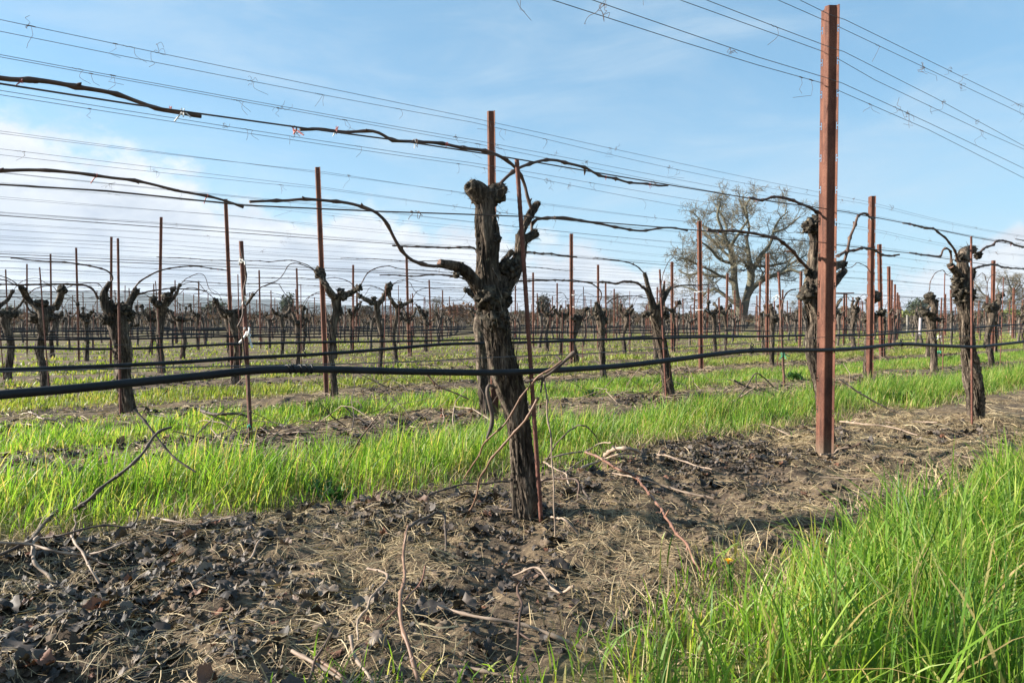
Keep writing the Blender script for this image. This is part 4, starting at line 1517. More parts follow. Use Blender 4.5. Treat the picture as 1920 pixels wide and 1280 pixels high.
LEV = (('top', 1.945), ('second-highest', 1.81), ('third-highest', 1.665))
for i in range(1, 16):
    t0, t1 = row_range(i)
    n = ROW0 + ROWSTEP * i
    row = ORD[i] + ' row'
    grp = f'trellis wires of the {row}'
    for l, (nm, z) in enumerate(LEV):
        for sd, w in ((-.035, 'camera'), (.035, 'far')):
            if i >= 10 and sd > 0:
                continue
            sg = 0.02 + 0.03 * ((i * 7 + l * 3 + (sd > 0)) % 5) / 4
            tn = {1: 14, 2: 11, 3: 8, 4: 5}.get(i, 0)
            wire_obj(row_curve(i, z, n + sd, t0, t1, sg, i * 31 + l * 7 + (sd > 0)), 0.00125, f'{nm} catch wire of the {row}, strung on the {w} side of its posts', grp, 'catch_wire', 'wire', tn, 100 + i * 10 + l * 2 + (sd > 0), size=(.03, .085))
    wire_obj(row_curve(i, 1.12, n, t0, t1, .015, i), 0.0018, f'upper fruiting wire of the {row} that carries the tied canes', grp, 'fruiting_wire', 'wire_rust')
    wire_obj(row_curve(i, 0.95, n, t0, t1, .015, i + 3), 0.0018, f'lower fruiting wire of the {row}, at the vine heads', grp, 'fruiting_wire', 'wire_rust')
    if i < 9:
        wire_obj(row_curve(i, 0.555, n - .06, t0, t1, .01, i + 5), 0.0013, f'thin wire just above the black hose of the {row}', grp, 'hose_wire', 'wire')

# ------------------------------------------------------------------ drip hoses
def hose(P, r, label, clips=(), wraps=()):
    P = spline(np.asarray(P), 0.03)
    mb = MB()
    tube(mb, P, r, 14)
    o = obj('drip_hose', mb.mesh('drip_hose', M['hose']), None, label, 'hose', 'black drip hoses along the vine rows')
    for c in clips:
        k = int(np.argmin(np.linalg.norm(P - c, axis=1)))
        d = (P[k + 1] - P[k - 1])
        d /= np.linalg.norm(d)
        mb = MB()
        tube(mb, np.array([P[k] - d * .006, P[k] + d * .006]), r * 1.35, 12)
        th = np.linspace(0, 5.5, 12)
        hk = P[k] + np.array([0, 0, r * 2.0]) + np.stack([np.cos(th) * .006, 0 * th, np.sin(th) * .010], -1)
        tube(mb, hk, .0016, 6)
        tube(mb, np.array([P[k] + [0, 0, r * 1.1], P[k] + [0, 0, r * 2.1]]), .0035, 6)
        obj('hose_clip', mb.mesh('hose_clip', M['hose']), o)
    for c in wraps:
        k = int(np.argmin(np.linalg.norm(P - c, axis=1)))
        d = (P[k + 1] - P[k - 1])
        d /= np.linalg.norm(d)
        mb = MB()
        th = np.linspace(0, 44, 150)
        hel = P[k] + d[None] * (np.linspace(-1, 1, 150) * .032 + .005 * np.sin(th * .37))[:, None] + np.stack([-d[1] * np.cos(th), d[0] * np.cos(th), np.sin(th)], -1) * (r * 1.12)
        tube(mb, hel, .0021, 6)
        obj('tape_wrap', mb.mesh('tape_wrap', M['hose']), o)
    return o


h1 = [(-120, 752), (0, 740), (150, 727), (300, 712), (400, 702), (480, 694), (560, 692), (640, 693), (800, 697), (940, 698), (1075, 692), (1180, 684), (1280, 672), (1340, 664), (1410, 657), (1480, 656), (1550, 656), (1620, 652), (1690, 645), (1760, 648), (1830, 650), (1880, 645), (1990, 632)]
DH = 1.575
hose(np.array([at_row(x, y, DH) for x, y in h1]), 0.0088, 'nearest black drip hose, crossing in front of the large grapevine and the tallest post',
     [at_row(x, y, DH) for x, y in ((1413, 657), (1690, 645), (1846, 649))], [at_row(553, 692, DH)])
h2 = [(-120, 700), (0, 694), (180, 687), (336, 679), (437, 672), (560, 666), (640, 661), (740, 653), (841, 645), (976, 642), (1127, 637), (1280, 633), (1400, 631), (1512, 629), (1580, 629), (1633, 628), (1700, 623), (1790, 617), (1880, 610), (1990, 604)]
hose(np.array([at_row(x, y, 3.62) for x, y in h2]), 0.0095, 'black drip hose of the second row, rising slightly towards the right',
     [at_row(x, y, 3.62) for x, y in ((568, 665), (1637, 628))])
for i in range(2, 13):
    t0, t1 = row_range(i)
    ts = np.arange(t0, t1, 0.8)
    rs = np.random.default_rng(i)
    z = 0.425 + 0.02 * fbm(np.stack([ts * .55, ts * 0 + i, ts * 0], -1), 2, i) + rs.normal(0, .006, len(ts))
    hose(np.array([pt(t, ROW0 + ROWSTEP * i - .06, q) for t, q in zip(ts, z)]), 0.0095 if i < 6 else 0.010, f'black drip hose of the {ORD[i]} row')


# ------------------------------------------------------------------ replanted young vines with their stakes
def young(label_v, label_s, foot, top, D, stem, ties, tags, r=0.011, mat='rebar'):
    B = at_row(*foot, D)
    B[2] = gz(B[0], B[1]) - .03
    A = at_row(*top, D)
    obj('vine_stake', rod_mesh([B - B, A - B], r, False, 'vine_stake', mat), None, label_s, 'stake', 'stakes of the young vines', None, B)
    sp = px_path(stem, D - .03)
    root = sp[0, :3].copy()
    root[2] = gz(root[0], root[1])
    e = obj('young_vine', None, None, label_v, 'young vine', 'young replanted vines', None, root)
    sp[:, :3] -= root
    sp[0, 2] = -.02
    mb = MB()
    cane_tube(mb, sp, sp[:, 3].mean(), 7, 4, .09)
    obj('stem', mb.mesh('stem', M['cane']), e)
    for (x, y, s) in ties:
        p = at_row(x, y, D - .02) - root
        tie_bits('tie', p, e, M['tie_white'], int(x), s, 3)
    for (x, y, s) in tags:
        p = at_row(x, y, D - .03) - root
        tie_bits('tag', p, e, M['tag_green'], int(x), s, 4)


young('young vine of one thin shoot with white tape ties, left of the large grapevine', 'brown stake holding the white-taped young vine, left of the large grapevine',
      (471, 803), (452, 452), 3.68, [(469, 800, 6), (466, 740, 6), (462, 690, 6), (455, 640, 6), (448, 615, 6), (446, 612, 5), (452, 600, 5), (457, 580, 5), (459, 540, 5), (462, 520, 5), (458, 495, 5), (450, 465, 4)],
      [(453, 487, .020), (459, 560, .015), (463, 622, .028)], [(466, 797, .012)])
young('young vine shoot with a green tag on its stake, left of the tallest post', 'thin stake with a green tag, left of the tallest post',
      (1471, 738), (1460, 510), 3.68, [(1472, 735, 6), (1469, 690, 5), (1466, 640, 4), (1464, 590, 4), (1470, 560, 4), (1480, 545, 3), (1492, 542, 3)],
      [(1458, 556, .02)], [(1468, 664, .022)])
young('young vine with a bright green tag and a white tie, right of the second-row posts', 'thin stake with a bright green tag, left of the curl-headed grapevine',
      (1764, 695), (1761, 620), 5.74, [(1764, 693, 4), (1763, 660, 4), (1762, 625, 4)], [(1761, 631, .035)], [(1761, 660, .035)], 0.008)

# white plastic tube round a young plant
p = at_depth(1725, 628, 12.0)
mb = MB()
P = np.array([[0, 0, 0], [0, 0, 0.15], [0.004, 0, .30]])
tube(mb, P, 0.024, 16, False)
tube(mb, P[::-1], 0.022, 16, False)
obj('grow_tube', mb.mesh('grow_tube', M['tube']), None, 'pale pinkish plastic grow tube hung beside a vine, right of the line of posts', 'grow tube', None, None, p)

# white tape on the post in front of the oak
for (x, y) in ((1309, 547), (1311, 581), (1078, 553), (1079, 575)):
    t, n = POSTS[(2, 1)] if x > 1200 else POSTS[(3, 1)] if (3, 1) in POSTS else (0, 5.7)
    q = at_row(x, y, (n if n else 5.7) - .05)
    mb = MB()
    th = np.linspace(0, 6.28, 14)
    tube(mb, q + np.stack([np.cos(th) * .045, np.sin(th) * .05, .004 * np.sin(3 * th)], -1), .004, 5)
    tube(mb, spline(np.array([q + [.04, 0, 0], q + [.08, 0, .01], q + [.12, .01, -.02]]), .02), .003, 5)
    obj('tape_band', mb.mesh('tape_band', M['tie_white']), None, f'white tape wound round a rusty post, {"lower" if y in (581, 575) else "upper"} band, {"before the oak" if x > 1200 else "right of the large grapevine"}', 'tape', 'white tape bands on posts')

# ------------------------------------------------------------------ canes and twigs on the ground
def fallen(label, pts, wpx, mat='cane_tan', depth=False, name='pruned_cane', seed=0, cat='cane', grp='pruned canes lying on the soil', spurs=True, branches=()):
    def lift(pl):
        out = []
        for p in pl:
            out.append(at_depth(p[0], p[1], p[2]) if depth else at_ground(p[0], p[1], p[2]))
        return np.array(out)
    W = lift(pts)
    r = 0.35 * wpx / F * W[:, 1].mean()
    root = W.mean(0)
    root[2] = gz(root[0], root[1])
    mb = MB()
    cane_tube(mb, W - root, r, 9, seed, 0.06, 0, 0.3, 0.0035, spurs)
    for bpts in branches:
        B = lift(bpts)
        cane_tube(mb, B - root, r * .7, 7, seed + 3, .055)
    return obj(name, mb.mesh(name, M[mat]), None, label, cat, grp, None, root)


fallen('orange-brown knotted cane pointing straight at the camera, in the near foreground', [(792, 1300, .012), (782, 1262, .03), (770, 1215, .05), (757, 1172, .06), (754, 1115, .07), (757, 1080, .075), (756, 1040, .08), (761, 1005, .085), (766, 985, .09)], 11, 'cane_orange', seed=1)
fallen('grey cane bridging from the tip of the orange-brown cane to the soil', [(764, 988, .088), (782, 978, .085), (800, 970, .08), (819, 960, .08), (833, 967, .07), (834, 1000, .035), (835, 1042, .0)], 8, 'cane_dark', seed=2)
fallen('long reddish cane slanting down the bare soil towards the yellow flower', [(1098, 846, .10), (1130, 860, .09), (1162, 880, .08), (1190, 893, .075), (1230, 940, .065), (1262, 990, .05), (1287, 1018, .04), (1302, 1050, .03), (1330, 1095, .0)], 8, 'cane_red', seed=3)
fallen('long forked grey branch propped up in the tall grass at the left', [(140, 955, 1.96), (166, 938, 1.97), (185, 920, 1.98), (205, 903, 2.0), (250, 867, 2.03), (270, 846, 2.06), (288, 818, 2.1), (304, 806, 2.12), (322, 800, 2.14)], 10, 'cane_dark', True, seed=4)
fallen('dark thin cane crossing above the forked branch in the tall grass', [(252, 768, 2.3), (275, 795, 2.28), (292, 817, 2.26), (315, 845, 2.24), (332, 862, 2.22), (368, 884, 2.2)], 7, 'cane_dark', True, seed=5)
fallen('grey branch running down from the propped fork to the left edge', [(185, 932, .03), (150, 942, .04), (130, 947, .05), (100, 965, .05), (75, 992, .04), (50, 1016, .03), (0, 1042, .015), (-40, 1060, .01)], 11, 'cane_dark', seed=6)
fallen('dark rotten stub of wood at the foot of the tall grass', [(140, 950, .03), (155, 944, .035), (172, 938, .03), (190, 935, .02)], 22, 'cane_dark', seed=7, spurs=False)
fallen('pale straight cane with an upturned tip lying at the left edge', [(-30, 1018, .05), (20, 1020, .05), (60, 1022, .05), (90, 1030, .045), (115, 1035, .04), (160, 1038, .035), (200, 1031, .05), (238, 1016, .07)], 7, 'cane_tan', seed=8)
fallen('thick tan cane curving down into the dead leaves at the left', [(72, 1007, .05), (62, 1016, .045), (61, 1035, .03), (64, 1050, .02), (76, 1066, .02), (92, 1080, .015), (101, 1097, .0)], 11, 'cane_tan', seed=9)
fallen('tan crooked cane lying across the pale straight cane', [(134, 1003, .05), (143, 1020, .045), (156, 1034, .04), (163, 1052, .03), (172, 1068, .02), (183, 1083, .01), (190, 1100, .0)], 7, 'cane_tan', seed=10)
fallen('dark curved cane rising from the pale straight cane to the grass edge', [(72, 1008, .05), (115, 1003, .06), (150, 994, .065), (195, 985, .06), (246, 988, .05), (254, 978, .06), (259, 967, .07), (257, 955, .08), (248, 956, .085)], 6, 'cane_dark', seed=11)
fallen('thin brown shoot hanging down beside the leaf litter at the left', [(139, 965, .06), (141, 983, .05), (139, 1000, .04), (136, 1010, .03)], 5, 'cane', seed=12)
fallen('pale hooked twig at the edge of the grass, left of the large grapevine', [(285, 972, .02), (330, 978, .02), (370, 982, .025), (392, 976, .03), (412, 972, .03), (437, 968, .03), (434, 978, .01)], 6, 'cane_tan', seed=13, branches=[[(394, 976, .03), (378, 970, .04), (363, 958, .05)]])
fallen('thin brown twig poking out of the straw below the pale cane', [(160, 1043, .03), (185, 1053, .025), (210, 1060, .02), (235, 1066, .01)], 4, 'cane', seed=14)
fallen('reddish cane leaning across the trunk of the large grapevine, upper one', [(1052, 675, 1.90), (1030, 692, 1.90), (1008, 704, 1.91), (995, 720, 1.93), (975, 746, 1.95), (952, 785, 1.97), (938, 803, 1.98), (908, 832, 2.02), (897, 857, 2.06), (870, 897, 2.15)], 6, 'cane_orange', True, seed=15)
fallen('dark cut spur of old wood caught on the hose beside the leaning rod', [(1078, 660, 1.93), (1062, 673, 1.93), (1050, 684, 1.93), (1036, 696, 1.92), (1022, 705, 1.92), (1004, 711, 1.92), (984, 715, 1.93)], 11, 'cane_dark', True, seed=16, branches=[[(1050, 684, 1.93), (1046, 672, 1.93), (1040, 668, 1.94)], [(1024, 705, 1.92), (1018, 720, 1.92), (1014, 736, 1.92)]])
fallen('tan cane leaning across the trunk of the large grapevine, lower one', [(1010, 745, 1.90), (1003, 757, 1.90), (997, 768, 1.90), (985, 788, 1.91), (960, 816, 1.93), (940, 838, 1.95), (920, 862, 1.98), (912, 878, 2.0), (900, 897, 2.02), (893, 930, 2.06), (873, 966, 2.11)], 7, 'cane_orange', True, seed=17)
fallen('upright thin tan shoot standing just right of the large grapevine', [(1022, 712, 1.93), (1026, 745, 1.92), (1025, 778, 1.92), (1031, 815, 1.91), (1033, 855, 1.91), (1038, 905, 1.90), (1039, 950, 1.90), (1041, 1008, 1.89)], 5, 'cane_tan', True, seed=18)
fallen('wide curled strip of old bark lying in the brush pile right of the large grapevine', [(1134, 855, .03), (1145, 845, .06), (1165, 839, .08), (1185, 842, .07), (1197, 848, .05)], 12, 'cane_tan', seed=19, spurs=False)
fallen('straight tan cane across the brush pile right of the large grapevine', [(1090, 877, .03), (1130, 862, .05), (1160, 852, .06), (1196, 849, .05)], 6, 'cane_tan', seed=20)
fallen('thin twig arching out of the brush pile into the grass', [(1022, 866, .03), (1040, 838, .10), (1060, 815, .15), (1078, 800, .18), (1092, 797, .18), (1108, 806, .15), (1120, 822, .10), (1127, 840, .04)], 4, 'cane_dark', seed=21)
fallen('long thin grey twig lying left to right behind the large grapevine foot', [(1020, 860, .04), (1055, 852, .05), (1100, 845, .06), (1125, 832, .08), (1147, 830, .08)], 5, 'cane_tan', seed=22)
fallen('forked pale twig between the large grapevine and the brush pile', [(1020, 866, .04), (1040, 878, .04), (1060, 887, .03), (1064, 900, .02), (1066, 914, .0)], 5, 'cane_tan', seed=23, branches=[[(1062, 887, .03), (1080, 870, .05), (1098, 858, .06)]])
fallen('pale twig lying alone on the straw, left of the tallest post', [(1232, 852, .02), (1255, 855, .02), (1280, 864, .015), (1310, 874, .01), (1335, 880, .01)], 5, 'cane_tan', seed=24)
fallen('pale grey crooked twig left of the orange-brown foreground cane', [(690, 1066, .03), (722, 1072, .05), (727, 1080, .05), (712, 1100, .05), (694, 1120, .045), (689, 1142, .04), (672, 1162, .03), (670, 1200, .01)], 7, 'cane_tan', seed=25)
fallen('short tan cane with a cut end in the leaves at the bottom', [(655, 1192, .04), (660, 1222, .03), (672, 1243, .025), (690, 1265, .02), (700, 1285, .01)], 11, 'cane_tan', seed=26, spurs=False)
fallen('purple-brown bent cane at the bottom, left of the grass tufts', [(624, 1188, .05), (612, 1210, .045), (592, 1235, .04), (585, 1258, .03), (575, 1290, .02)], 9, 'cane', seed=27)
fallen('thick tan cane end pointing right at the bottom edge', [(548, 1218, .02), (580, 1238, .025), (610, 1256, .025), (650, 1284, .02)], 12, 'cane_tan', seed=28)
fallen('orange-brown cane end beside the thick tan one at the bottom edge', [(590, 1233, .03), (615, 1250, .03), (640, 1268, .03), (652, 1292, .02)], 11, 'cane_orange', seed=29)
fallen('dull purple cane lying among the grass at the bottom, right of the orange-brown cane', [(1000, 1068, .03), (975, 1092, .05), (971, 1106, .055), (978, 1130, .055), (974, 1150, .05), (974, 1185, .04), (970, 1225, .03), (972, 1290, .01)], 9, 'cane', seed=30)
fallen('reddish thin twig behind the orange-brown foreground cane', [(797, 1060, .05), (790, 1090, .04), (770, 1112, .03), (740, 1142, .02), (715, 1170, .015), (690, 1200, .0)], 6, 'cane_red', seed=31)
fallen('tan stick half hidden in the grass at the bottom centre', [(840, 1245, .02), (880, 1250, .02), (930, 1262, .015), (985, 1272, .01)], 10, 'cane_tan', seed=32)
fallen('fallen grey stick on the leaves, left of the foreground canes', [(445, 1060, .015), (470, 1045, .02), (482, 1020, .03), (495, 1005, .035)], 6, 'cane_tan', seed=33)
fallen('short grey stick in the dead leaves at the left', [(345, 1100, .01), (375, 1085, .015), (402, 1070, .015)], 9, 'cane_tan', seed=34)
fallen('dark branched brushwood heap piece in the second row, left of the tallest post', [(1376, 712, 4.9), (1405, 727, 4.9), (1440, 735, 4.88), (1462, 752, 4.86), (1478, 774, 4.84)], 5, 'cane_dark', True, seed=35, branches=[[(1462, 752, 4.86), (1445, 735, 4.9), (1420, 722, 4.92), (1418, 700, 4.92)]])
fallen('thin arching twig over the brushwood in the second row', [(1375, 757, 4.75), (1395, 730, 4.78), (1412, 705, 4.8), (1421, 700, 4.8), (1440, 715, 4.8), (1452, 728, 4.8)], 4, 'cane_dark', True, seed=36)
fallen('straight tan stick across the brushwood in the second row', [(1372, 755, 4.8), (1395, 740, 4.82), (1416, 725, 4.84)], 5, 'cane_tan', True, seed=37)
fallen('long thin tan cane lying right of the tallest post', [(1572, 710, 4.4), (1610, 735, 4.4), (1650, 758, 4.4), (1690, 778, 4.38), (1712, 790, 4.36)], 5, 'cane_tan', True, seed=38)
fallen('grey cane lying along the grass edge right of the tallest post', [(1575, 790, .02), (1620, 795, .03), (1670, 800, .03), (1720, 815, .02)], 5, 'cane_tan', seed=39)
fallen('thick dark branch on the grass edge below the tied young vine', [(368, 764, .05), (385, 772, .08), (405, 776, .09), (430, 775, .09), (452, 776, .08), (468, 782, .05)], 9, 'cane_dark', seed=40, branches=[[(370, 764, .06), (350, 775, .04), (320, 782, .03), (262, 772, .03)]])
fallen('pale long twig in the bare soil left of the broad grapevine', [(55, 772, .03), (80, 785, .04), (105, 790, .04), (122, 800, .02)], 5, 'cane_tan', seed=41, branches=[[(100, 788, .04), (118, 778, .05), (138, 774, .06)]])
fallen('thin pale twig curving over the soil beside the broad grapevine', [(35, 792, .03), (60, 797, .03), (85, 803, .02)], 4, 'cane_tan', seed=42)
fallen('tan cane slanting through the second alley, left of the large grapevine', [(800, 700, 4.6), (820, 722, 4.6), (850, 735, 4.6), (880, 748, 4.6)], 5, 'cane_orange', True, seed=43)
fallen('thin dark twig leaning in the second alley', [(645, 760, 4.2), (680, 790, 4.2), (725, 815, 4.2)], 4, 'cane_dark', True, seed=44)
rs_ = random.Random(5)
for k in range(46):
    i = rs_.choice([0, 0, 0, 1, 1, 2, 2, 3])
    n = ROW0 + ROWSTEP * i + rs_.uniform(-.6, .6)
    t = rs_.uniform(-.5, 4.5 + 3.2 * i)
    p = pt(t, n)
    if not (abs(p[0]) < .74 * p[1] and p[1] > 1.3):
        continue
    L = rs_.uniform(.12, .5)
    a = rs_.uniform(0, 3.14)
    P = []
    for u in (-.5, -.2, .15, .5):
        q = p[:2] + np.array([math.cos(a), math.sin(a)]) * L * u + np.array([rs_.gauss(0, .03), rs_.gauss(0, .03)])
        P.append([q[0], q[1], gz(q[0], q[1]) + rs_.uniform(.006, .05)])
    P = np.array(P)
    root = P.mean(0)
    root[2] = gz(root[0], root[1])
    mb = MB()
    cane_tube(mb, P - root, rs_.uniform(.0025, .0045), 6, k, .06)
    mt = rs_.choice(['cane_tan', 'cane_tan', 'cane_dark', 'cane', 'cane_orange'])
    hue = {'cane_tan': 'pale tan', 'cane_dark': 'dark grey', 'cane': 'brown', 'cane_orange': 'orange-brown'}[mt]
    obj('pruned_cane', mb.mesh('pruned_cane', M[mt]), None, f'short {hue} pruned twig scattered on the bare soil of the {ORD[i]} row', 'twig', f'{hue} twigs scattered under the {ORD[i]} row', None, root)
# ------------------------------------------------------------------ weeds and a flower
def weed(label, px, py, h, nleaf, ll, seed):
    p = at_ground(px, py)
    rs = np.random.default_rng(seed)
    mb = MB()
    n = nleaf
    az = rs.uniform(0, 6.28, n)
    blades(mb, np.stack([rs.normal(0, h * .35, n), rs.normal(0, h * .35, n), np.zeros(n)], -1), rs.uniform(.4, 1.0, n) * h, rs.uniform(.6, 1, n) * ll, az + 1.57, rs.uniform(.2, .9, n), az, prof=(.25, .8, 1.0, .7, .1))
    obj('weed', mb.mesh('weed', M['weed'], True, 'along'), None, label, 'weed', 'dark green weeds in the grass', None, p)


weed('dark green leafy weed at the grass edge left of the tallest post', 1456, 795, .11, 110, .014, 1)
weed('broad-leaved weed in the second alley behind the thin green-tagged stake', 1488, 712, .12, 60, .03, 2)
weed('low dark green weed in the grass right of the tallest post', 1685, 755, .12, 120, .022, 3)
weed('small dark weed in the shaded foot of the tall grass, left of the large grapevine', 603, 925, .07, 80, .010, 4)

for q in range(16):
    rw = random.Random(q + 400)
    k = rw.choice([-.5, .5, .5, 1.5, 1.5, 2.5])
    n_ = ROW0 + ROWSTEP * k + rw.uniform(-.4, .4)
    t_ = rw.uniform(.6 if k < 0 else -.2, 3.5 if k < 0 else 5 + k)
    c_ = pt(t_, n_)
    if abs(c_[0]) > .72 * c_[1] or c_[1] < 1.3:
        continue
    rs = np.random.default_rng(q)
    mb = MB()
    n9 = 34
    az = rs.uniform(0, 6.28, n9)
    blades(mb, np.stack([rs.normal(0, .02, n9), rs.normal(0, .02, n9), np.zeros(n9)], -1), rs.uniform(.4, 1, n9) * .09, rs.uniform(.008, .018, n9), az + 1.57, rs.uniform(.3, 1.0, n9), az, prof=(.25, .8, 1.0, .7, .1))
    obj('weed', mb.mesh('weed', M['weed'], True, 'along'), None, 'small broad-leaved weed half buried in the grass', 'weed', 'small weeds scattered in the grass', None, [c_[0], c_[1], gz(c_[0], c_[1])])

p = at_depth(1366, 1056, 1.52)
B = p.copy()
B[2] = gz(B[0], B[1])
e = obj('yellow_flower', None, None, 'small yellow flower on a green stalk at the edge of the tall grass', 'flower', None, None, B)
mb = MB()
tube(mb, spline(np.array([[0.012, 0, -.01], [.006, 0, (p[2] - B[2]) * .5], p - B]), .01), .0022, 6)
obj('stalk', mb.mesh('stalk', M['weed']), e)
mb = MB()
k = 26
az = np.linspace(0, 6.28 * 2, k)
blades(mb, np.repeat((p - B)[None], k, 0), np.full(k, .013), np.full(k, .004), az + 1.57, np.where(np.arange(k) < 13, .9, .35), az)
o = obj('petals', mb.mesh('petals', M['petal']), e)

# ------------------------------------------------------------------ the bare oak
def branch(mb, tw, P, r0, r1, level, rs, maxlev, dens):
    P = np.asarray(P, float)
    L = np.linalg.norm(np.diff(P, axis=0), axis=1).sum()
    k = len(P)
    rr = np.linspace(r0, r1, k)
    tgt = mb if level < 3 else tw
    tube(tgt, P, rr, {0: 10, 1: 7, 2: 5}.get(level, 3), False)
    if level >= maxlev:
        return
    nch = int(max(3, L * dens[level]))
    for c in range(nch):
        u = rs.uniform(.22 if level < 2 else .12, 1.0)
        x = u * (k - 1)
        i = min(int(x), k - 2)
        p = P[i] + (P[i + 1] - P[i]) * (x - i)
        d = P[i + 1] - P[i]
        d /= np.linalg.norm(d)
        side = rs.normal(0, 1, 3)
        side -= d * (side @ d)
        side /= np.linalg.norm(side) + 1e-9
        ang = rs.uniform(.5, 1.15)
        nd = d * math.cos(ang) + side * math.sin(ang)
        nd[2] += .18 if level < 2 else rs.normal(-.02, .25)
        nd /= np.linalg.norm(nd)
        ll = L * rs.uniform(.30, .60) * (1.05 - .4 * u)
        ll = max(ll, .5)
        r = max(rr[i] * rs.uniform(.45, .7), .016)
        m = 6 if level < 2 else 4
        Q = [p]
        cur = nd.copy()
        for _ in range(m):
            cur = cur + rs.normal(0, .30, 3)
            cur[2] += .04
            cur /= np.linalg.norm(cur)
            Q.append(Q[-1] + cur * ll / m)
        branch(mb, tw, np.array(Q), r, max(r * .35, .011), level + 1, rs, maxlev, dens)


def make_oak():
    Zd = 75.0
    rs = np.random.default_rng(4)
    root = at_depth(1391, 604 + 0.6 / Zd * F, Zd)
    root[2] = -.1
    e = obj('bare_oak', None, None, 'huge spreading bare oak with a forked mossy trunk, behind the vineyard', 'tree', None, None, root)
    mb, tw = MB(), MB()

    def limb(pts, dy0, dy1):
        out = []
        for q, s in zip(pts, np.linspace(0, 1, len(pts))):
            p = at_depth(q[0], q[1], Zd + dy0 + (dy1 - dy0) * s)
            out.append([*(p - root), q[2] * .5 / F * Zd])
        S = spline(np.array(out), .5)
        return S
    limbs = [
        ([(1391, 616, 17), (1390, 596, 16), (1386, 575, 13), (1380, 550, 12), (1377, 520, 11), (1376, 495, 11), (1372, 475, 10), (1369, 455, 8), (1360, 438, 6), (1352, 415, 5), (1345, 395, 4), (1350, 370, 3)], 0, -1),
        ([(1393, 616, 17), (1393, 598, 15), (1396, 575, 14), (1401, 550, 13), (1408, 522, 13), (1408, 505, 13), (1405, 485, 10), (1403, 460, 7), (1400, 440, 5), (1405, 415, 4), (1395, 385, 3), (1385, 360, 2)], 0, 1),
        ([(1408, 506, 9), (1418, 490, 8), (1428, 470, 8), (1440, 455, 6), (1447, 440, 5), (1452, 420, 4), (1462, 400, 3), (1478, 385, 2)], 1, 3),
        ([(1400, 555, 10), (1412, 535, 9), (1428, 522, 8), (1445, 513, 7), (1465, 507, 6), (1485, 500, 5), (1502, 508, 3)], 0, -3),
        ([(1374, 525, 7), (1362, 515, 6), (1348, 512, 5), (1330, 512, 5), (1312, 506, 4), (1290, 510, 3), (1272, 500, 2)], 0, 3),
        ([(1372, 487, 6), (1357, 483, 5), (1345, 475, 5), (1335, 462, 4), (1322, 450, 3), (1305, 440, 2)], 0, -3),
        ([(1385, 572, 7), (1370, 560, 6), (1352, 545, 6), (1338, 538, 5), (1322, 546, 4), (1310, 560, 3), (1296, 556, 2)], 0, 2),
        ([(1369, 456, 6), (1378, 440, 5), (1390, 420, 4), (1402, 400, 3), (1398, 375, 3), (1408, 358, 2)], -1, -4),
        ([(1408, 500, 6), (1400, 492, 5), (1392, 480, 4), (1384, 485, 3), (1374, 500, 2)], 1, -4),
        ([(1416, 492, 5), (1435, 493, 5), (1455, 490, 4), (1475, 485, 3), (1492, 470, 2)], 1, 5),
        ([(1360, 440, 5), (1345, 430, 4), (1330, 420, 4), (1315, 410, 3), (1308, 395, 2)], 0, 4),
        ([(1452, 425, 4), (1470, 420, 3), (1488, 405, 3), (1500, 395, 2)], 2, -1),
        ([(1372, 478, 5), (1355, 462, 4), (1335, 440, 4), (1318, 425, 3), (1303, 405, 2)], 0, 2),
        ([(1350, 512, 4), (1330, 500, 4), (1308, 490, 3), (1285, 478, 3), (1268, 482, 2)], 1, -4),
        ([(1360, 438, 4), (1362, 415, 4), (1352, 390, 3), (1340, 370, 2)], -1, 4),
        ([(1462, 507, 4), (1480, 490, 4), (1498, 480, 3), (1512, 470, 2)], -2, 3),
        ([(1322, 546, 3), (1300, 540, 3), (1280, 532, 2), (1266, 535, 2)], 1, 4),
    ]
    dens = {0: 1.25, 1: 1.7, 2: 2.3, 3: 3.0}
    for k, (pts, a, b) in enumerate(limbs):
        S = limb(pts, a, b)
        if k < 2:
            tube(mb, S, S[:, 3] * 1.05, 12, False)
            cut = int(len(S) * .32)
            branch_only(mb, tw, S[cut:], rs, dens)
        else:
            tube(mb, S, S[:, 3] * 1.15, 8, False)
            branch_only(mb, tw, S, rs, dens)
    tm = mb.mesh('trunk', M['oak'])
    cm = tw.mesh('crown', M['twig'])
    obj('trunk', tm, e)
    obj('crown', cm, e)
    e.scale = (1.0, 1.0, 0.95)
    return tm, cm


def branch_only(mb, tw, S, rs, dens):
    P = S[:, :3]
    k = len(P)
    L = np.linalg.norm(np.diff(P, axis=0), axis=1).sum()
    for c in range(int(max(5, L * dens[0]))):
        u = rs.uniform(.15, 1.0)
        x = u * (k - 1)
        i = min(int(x), k - 2)
        d = P[i + 1] - P[i]
        d /= np.linalg.norm(d)
        side = rs.normal(0, 1, 3)
        side -= d * (side @ d)
        side /= np.linalg.norm(side)
        ang = rs.uniform(.5, 1.2)
        cur = d * math.cos(ang) + side * math.sin(ang)
        ll = rs.uniform(2.0, 4.2) * (1.15 - .45 * u)
        r = max(.4 * S[i, 3], .035)
        Q = [P[i]]
        for _ in range(7):
            cur = cur + rs.normal(0, .28, 3)
            cur[2] += .06
            cur /= np.linalg.norm(cur)
            Q.append(Q[-1] + cur * ll / 7)
        branch(mb, tw, np.array(Q), r, .02, 1, rs, 4, {1: 2.4, 2: 3.0, 3: 2.4})


OAKT, OAKC = make_oak()


def tree_copy(label, px, base_py, Z, h, rz, wide=1.0, grp='bare trees beyond the vineyard'):
    """a further bare tree of height h metres"""
    p = at_depth(px, 604 + .6 / Z * F, Z)
    p[2] = -.1
    s = h / 15.2
    e = obj('bare_tree', None, None, label, 'tree', grp, None, p, rz, (s * wide, s * wide, s))
    obj('trunk', OAKT, e)
    obj('crown', OAKC, e)


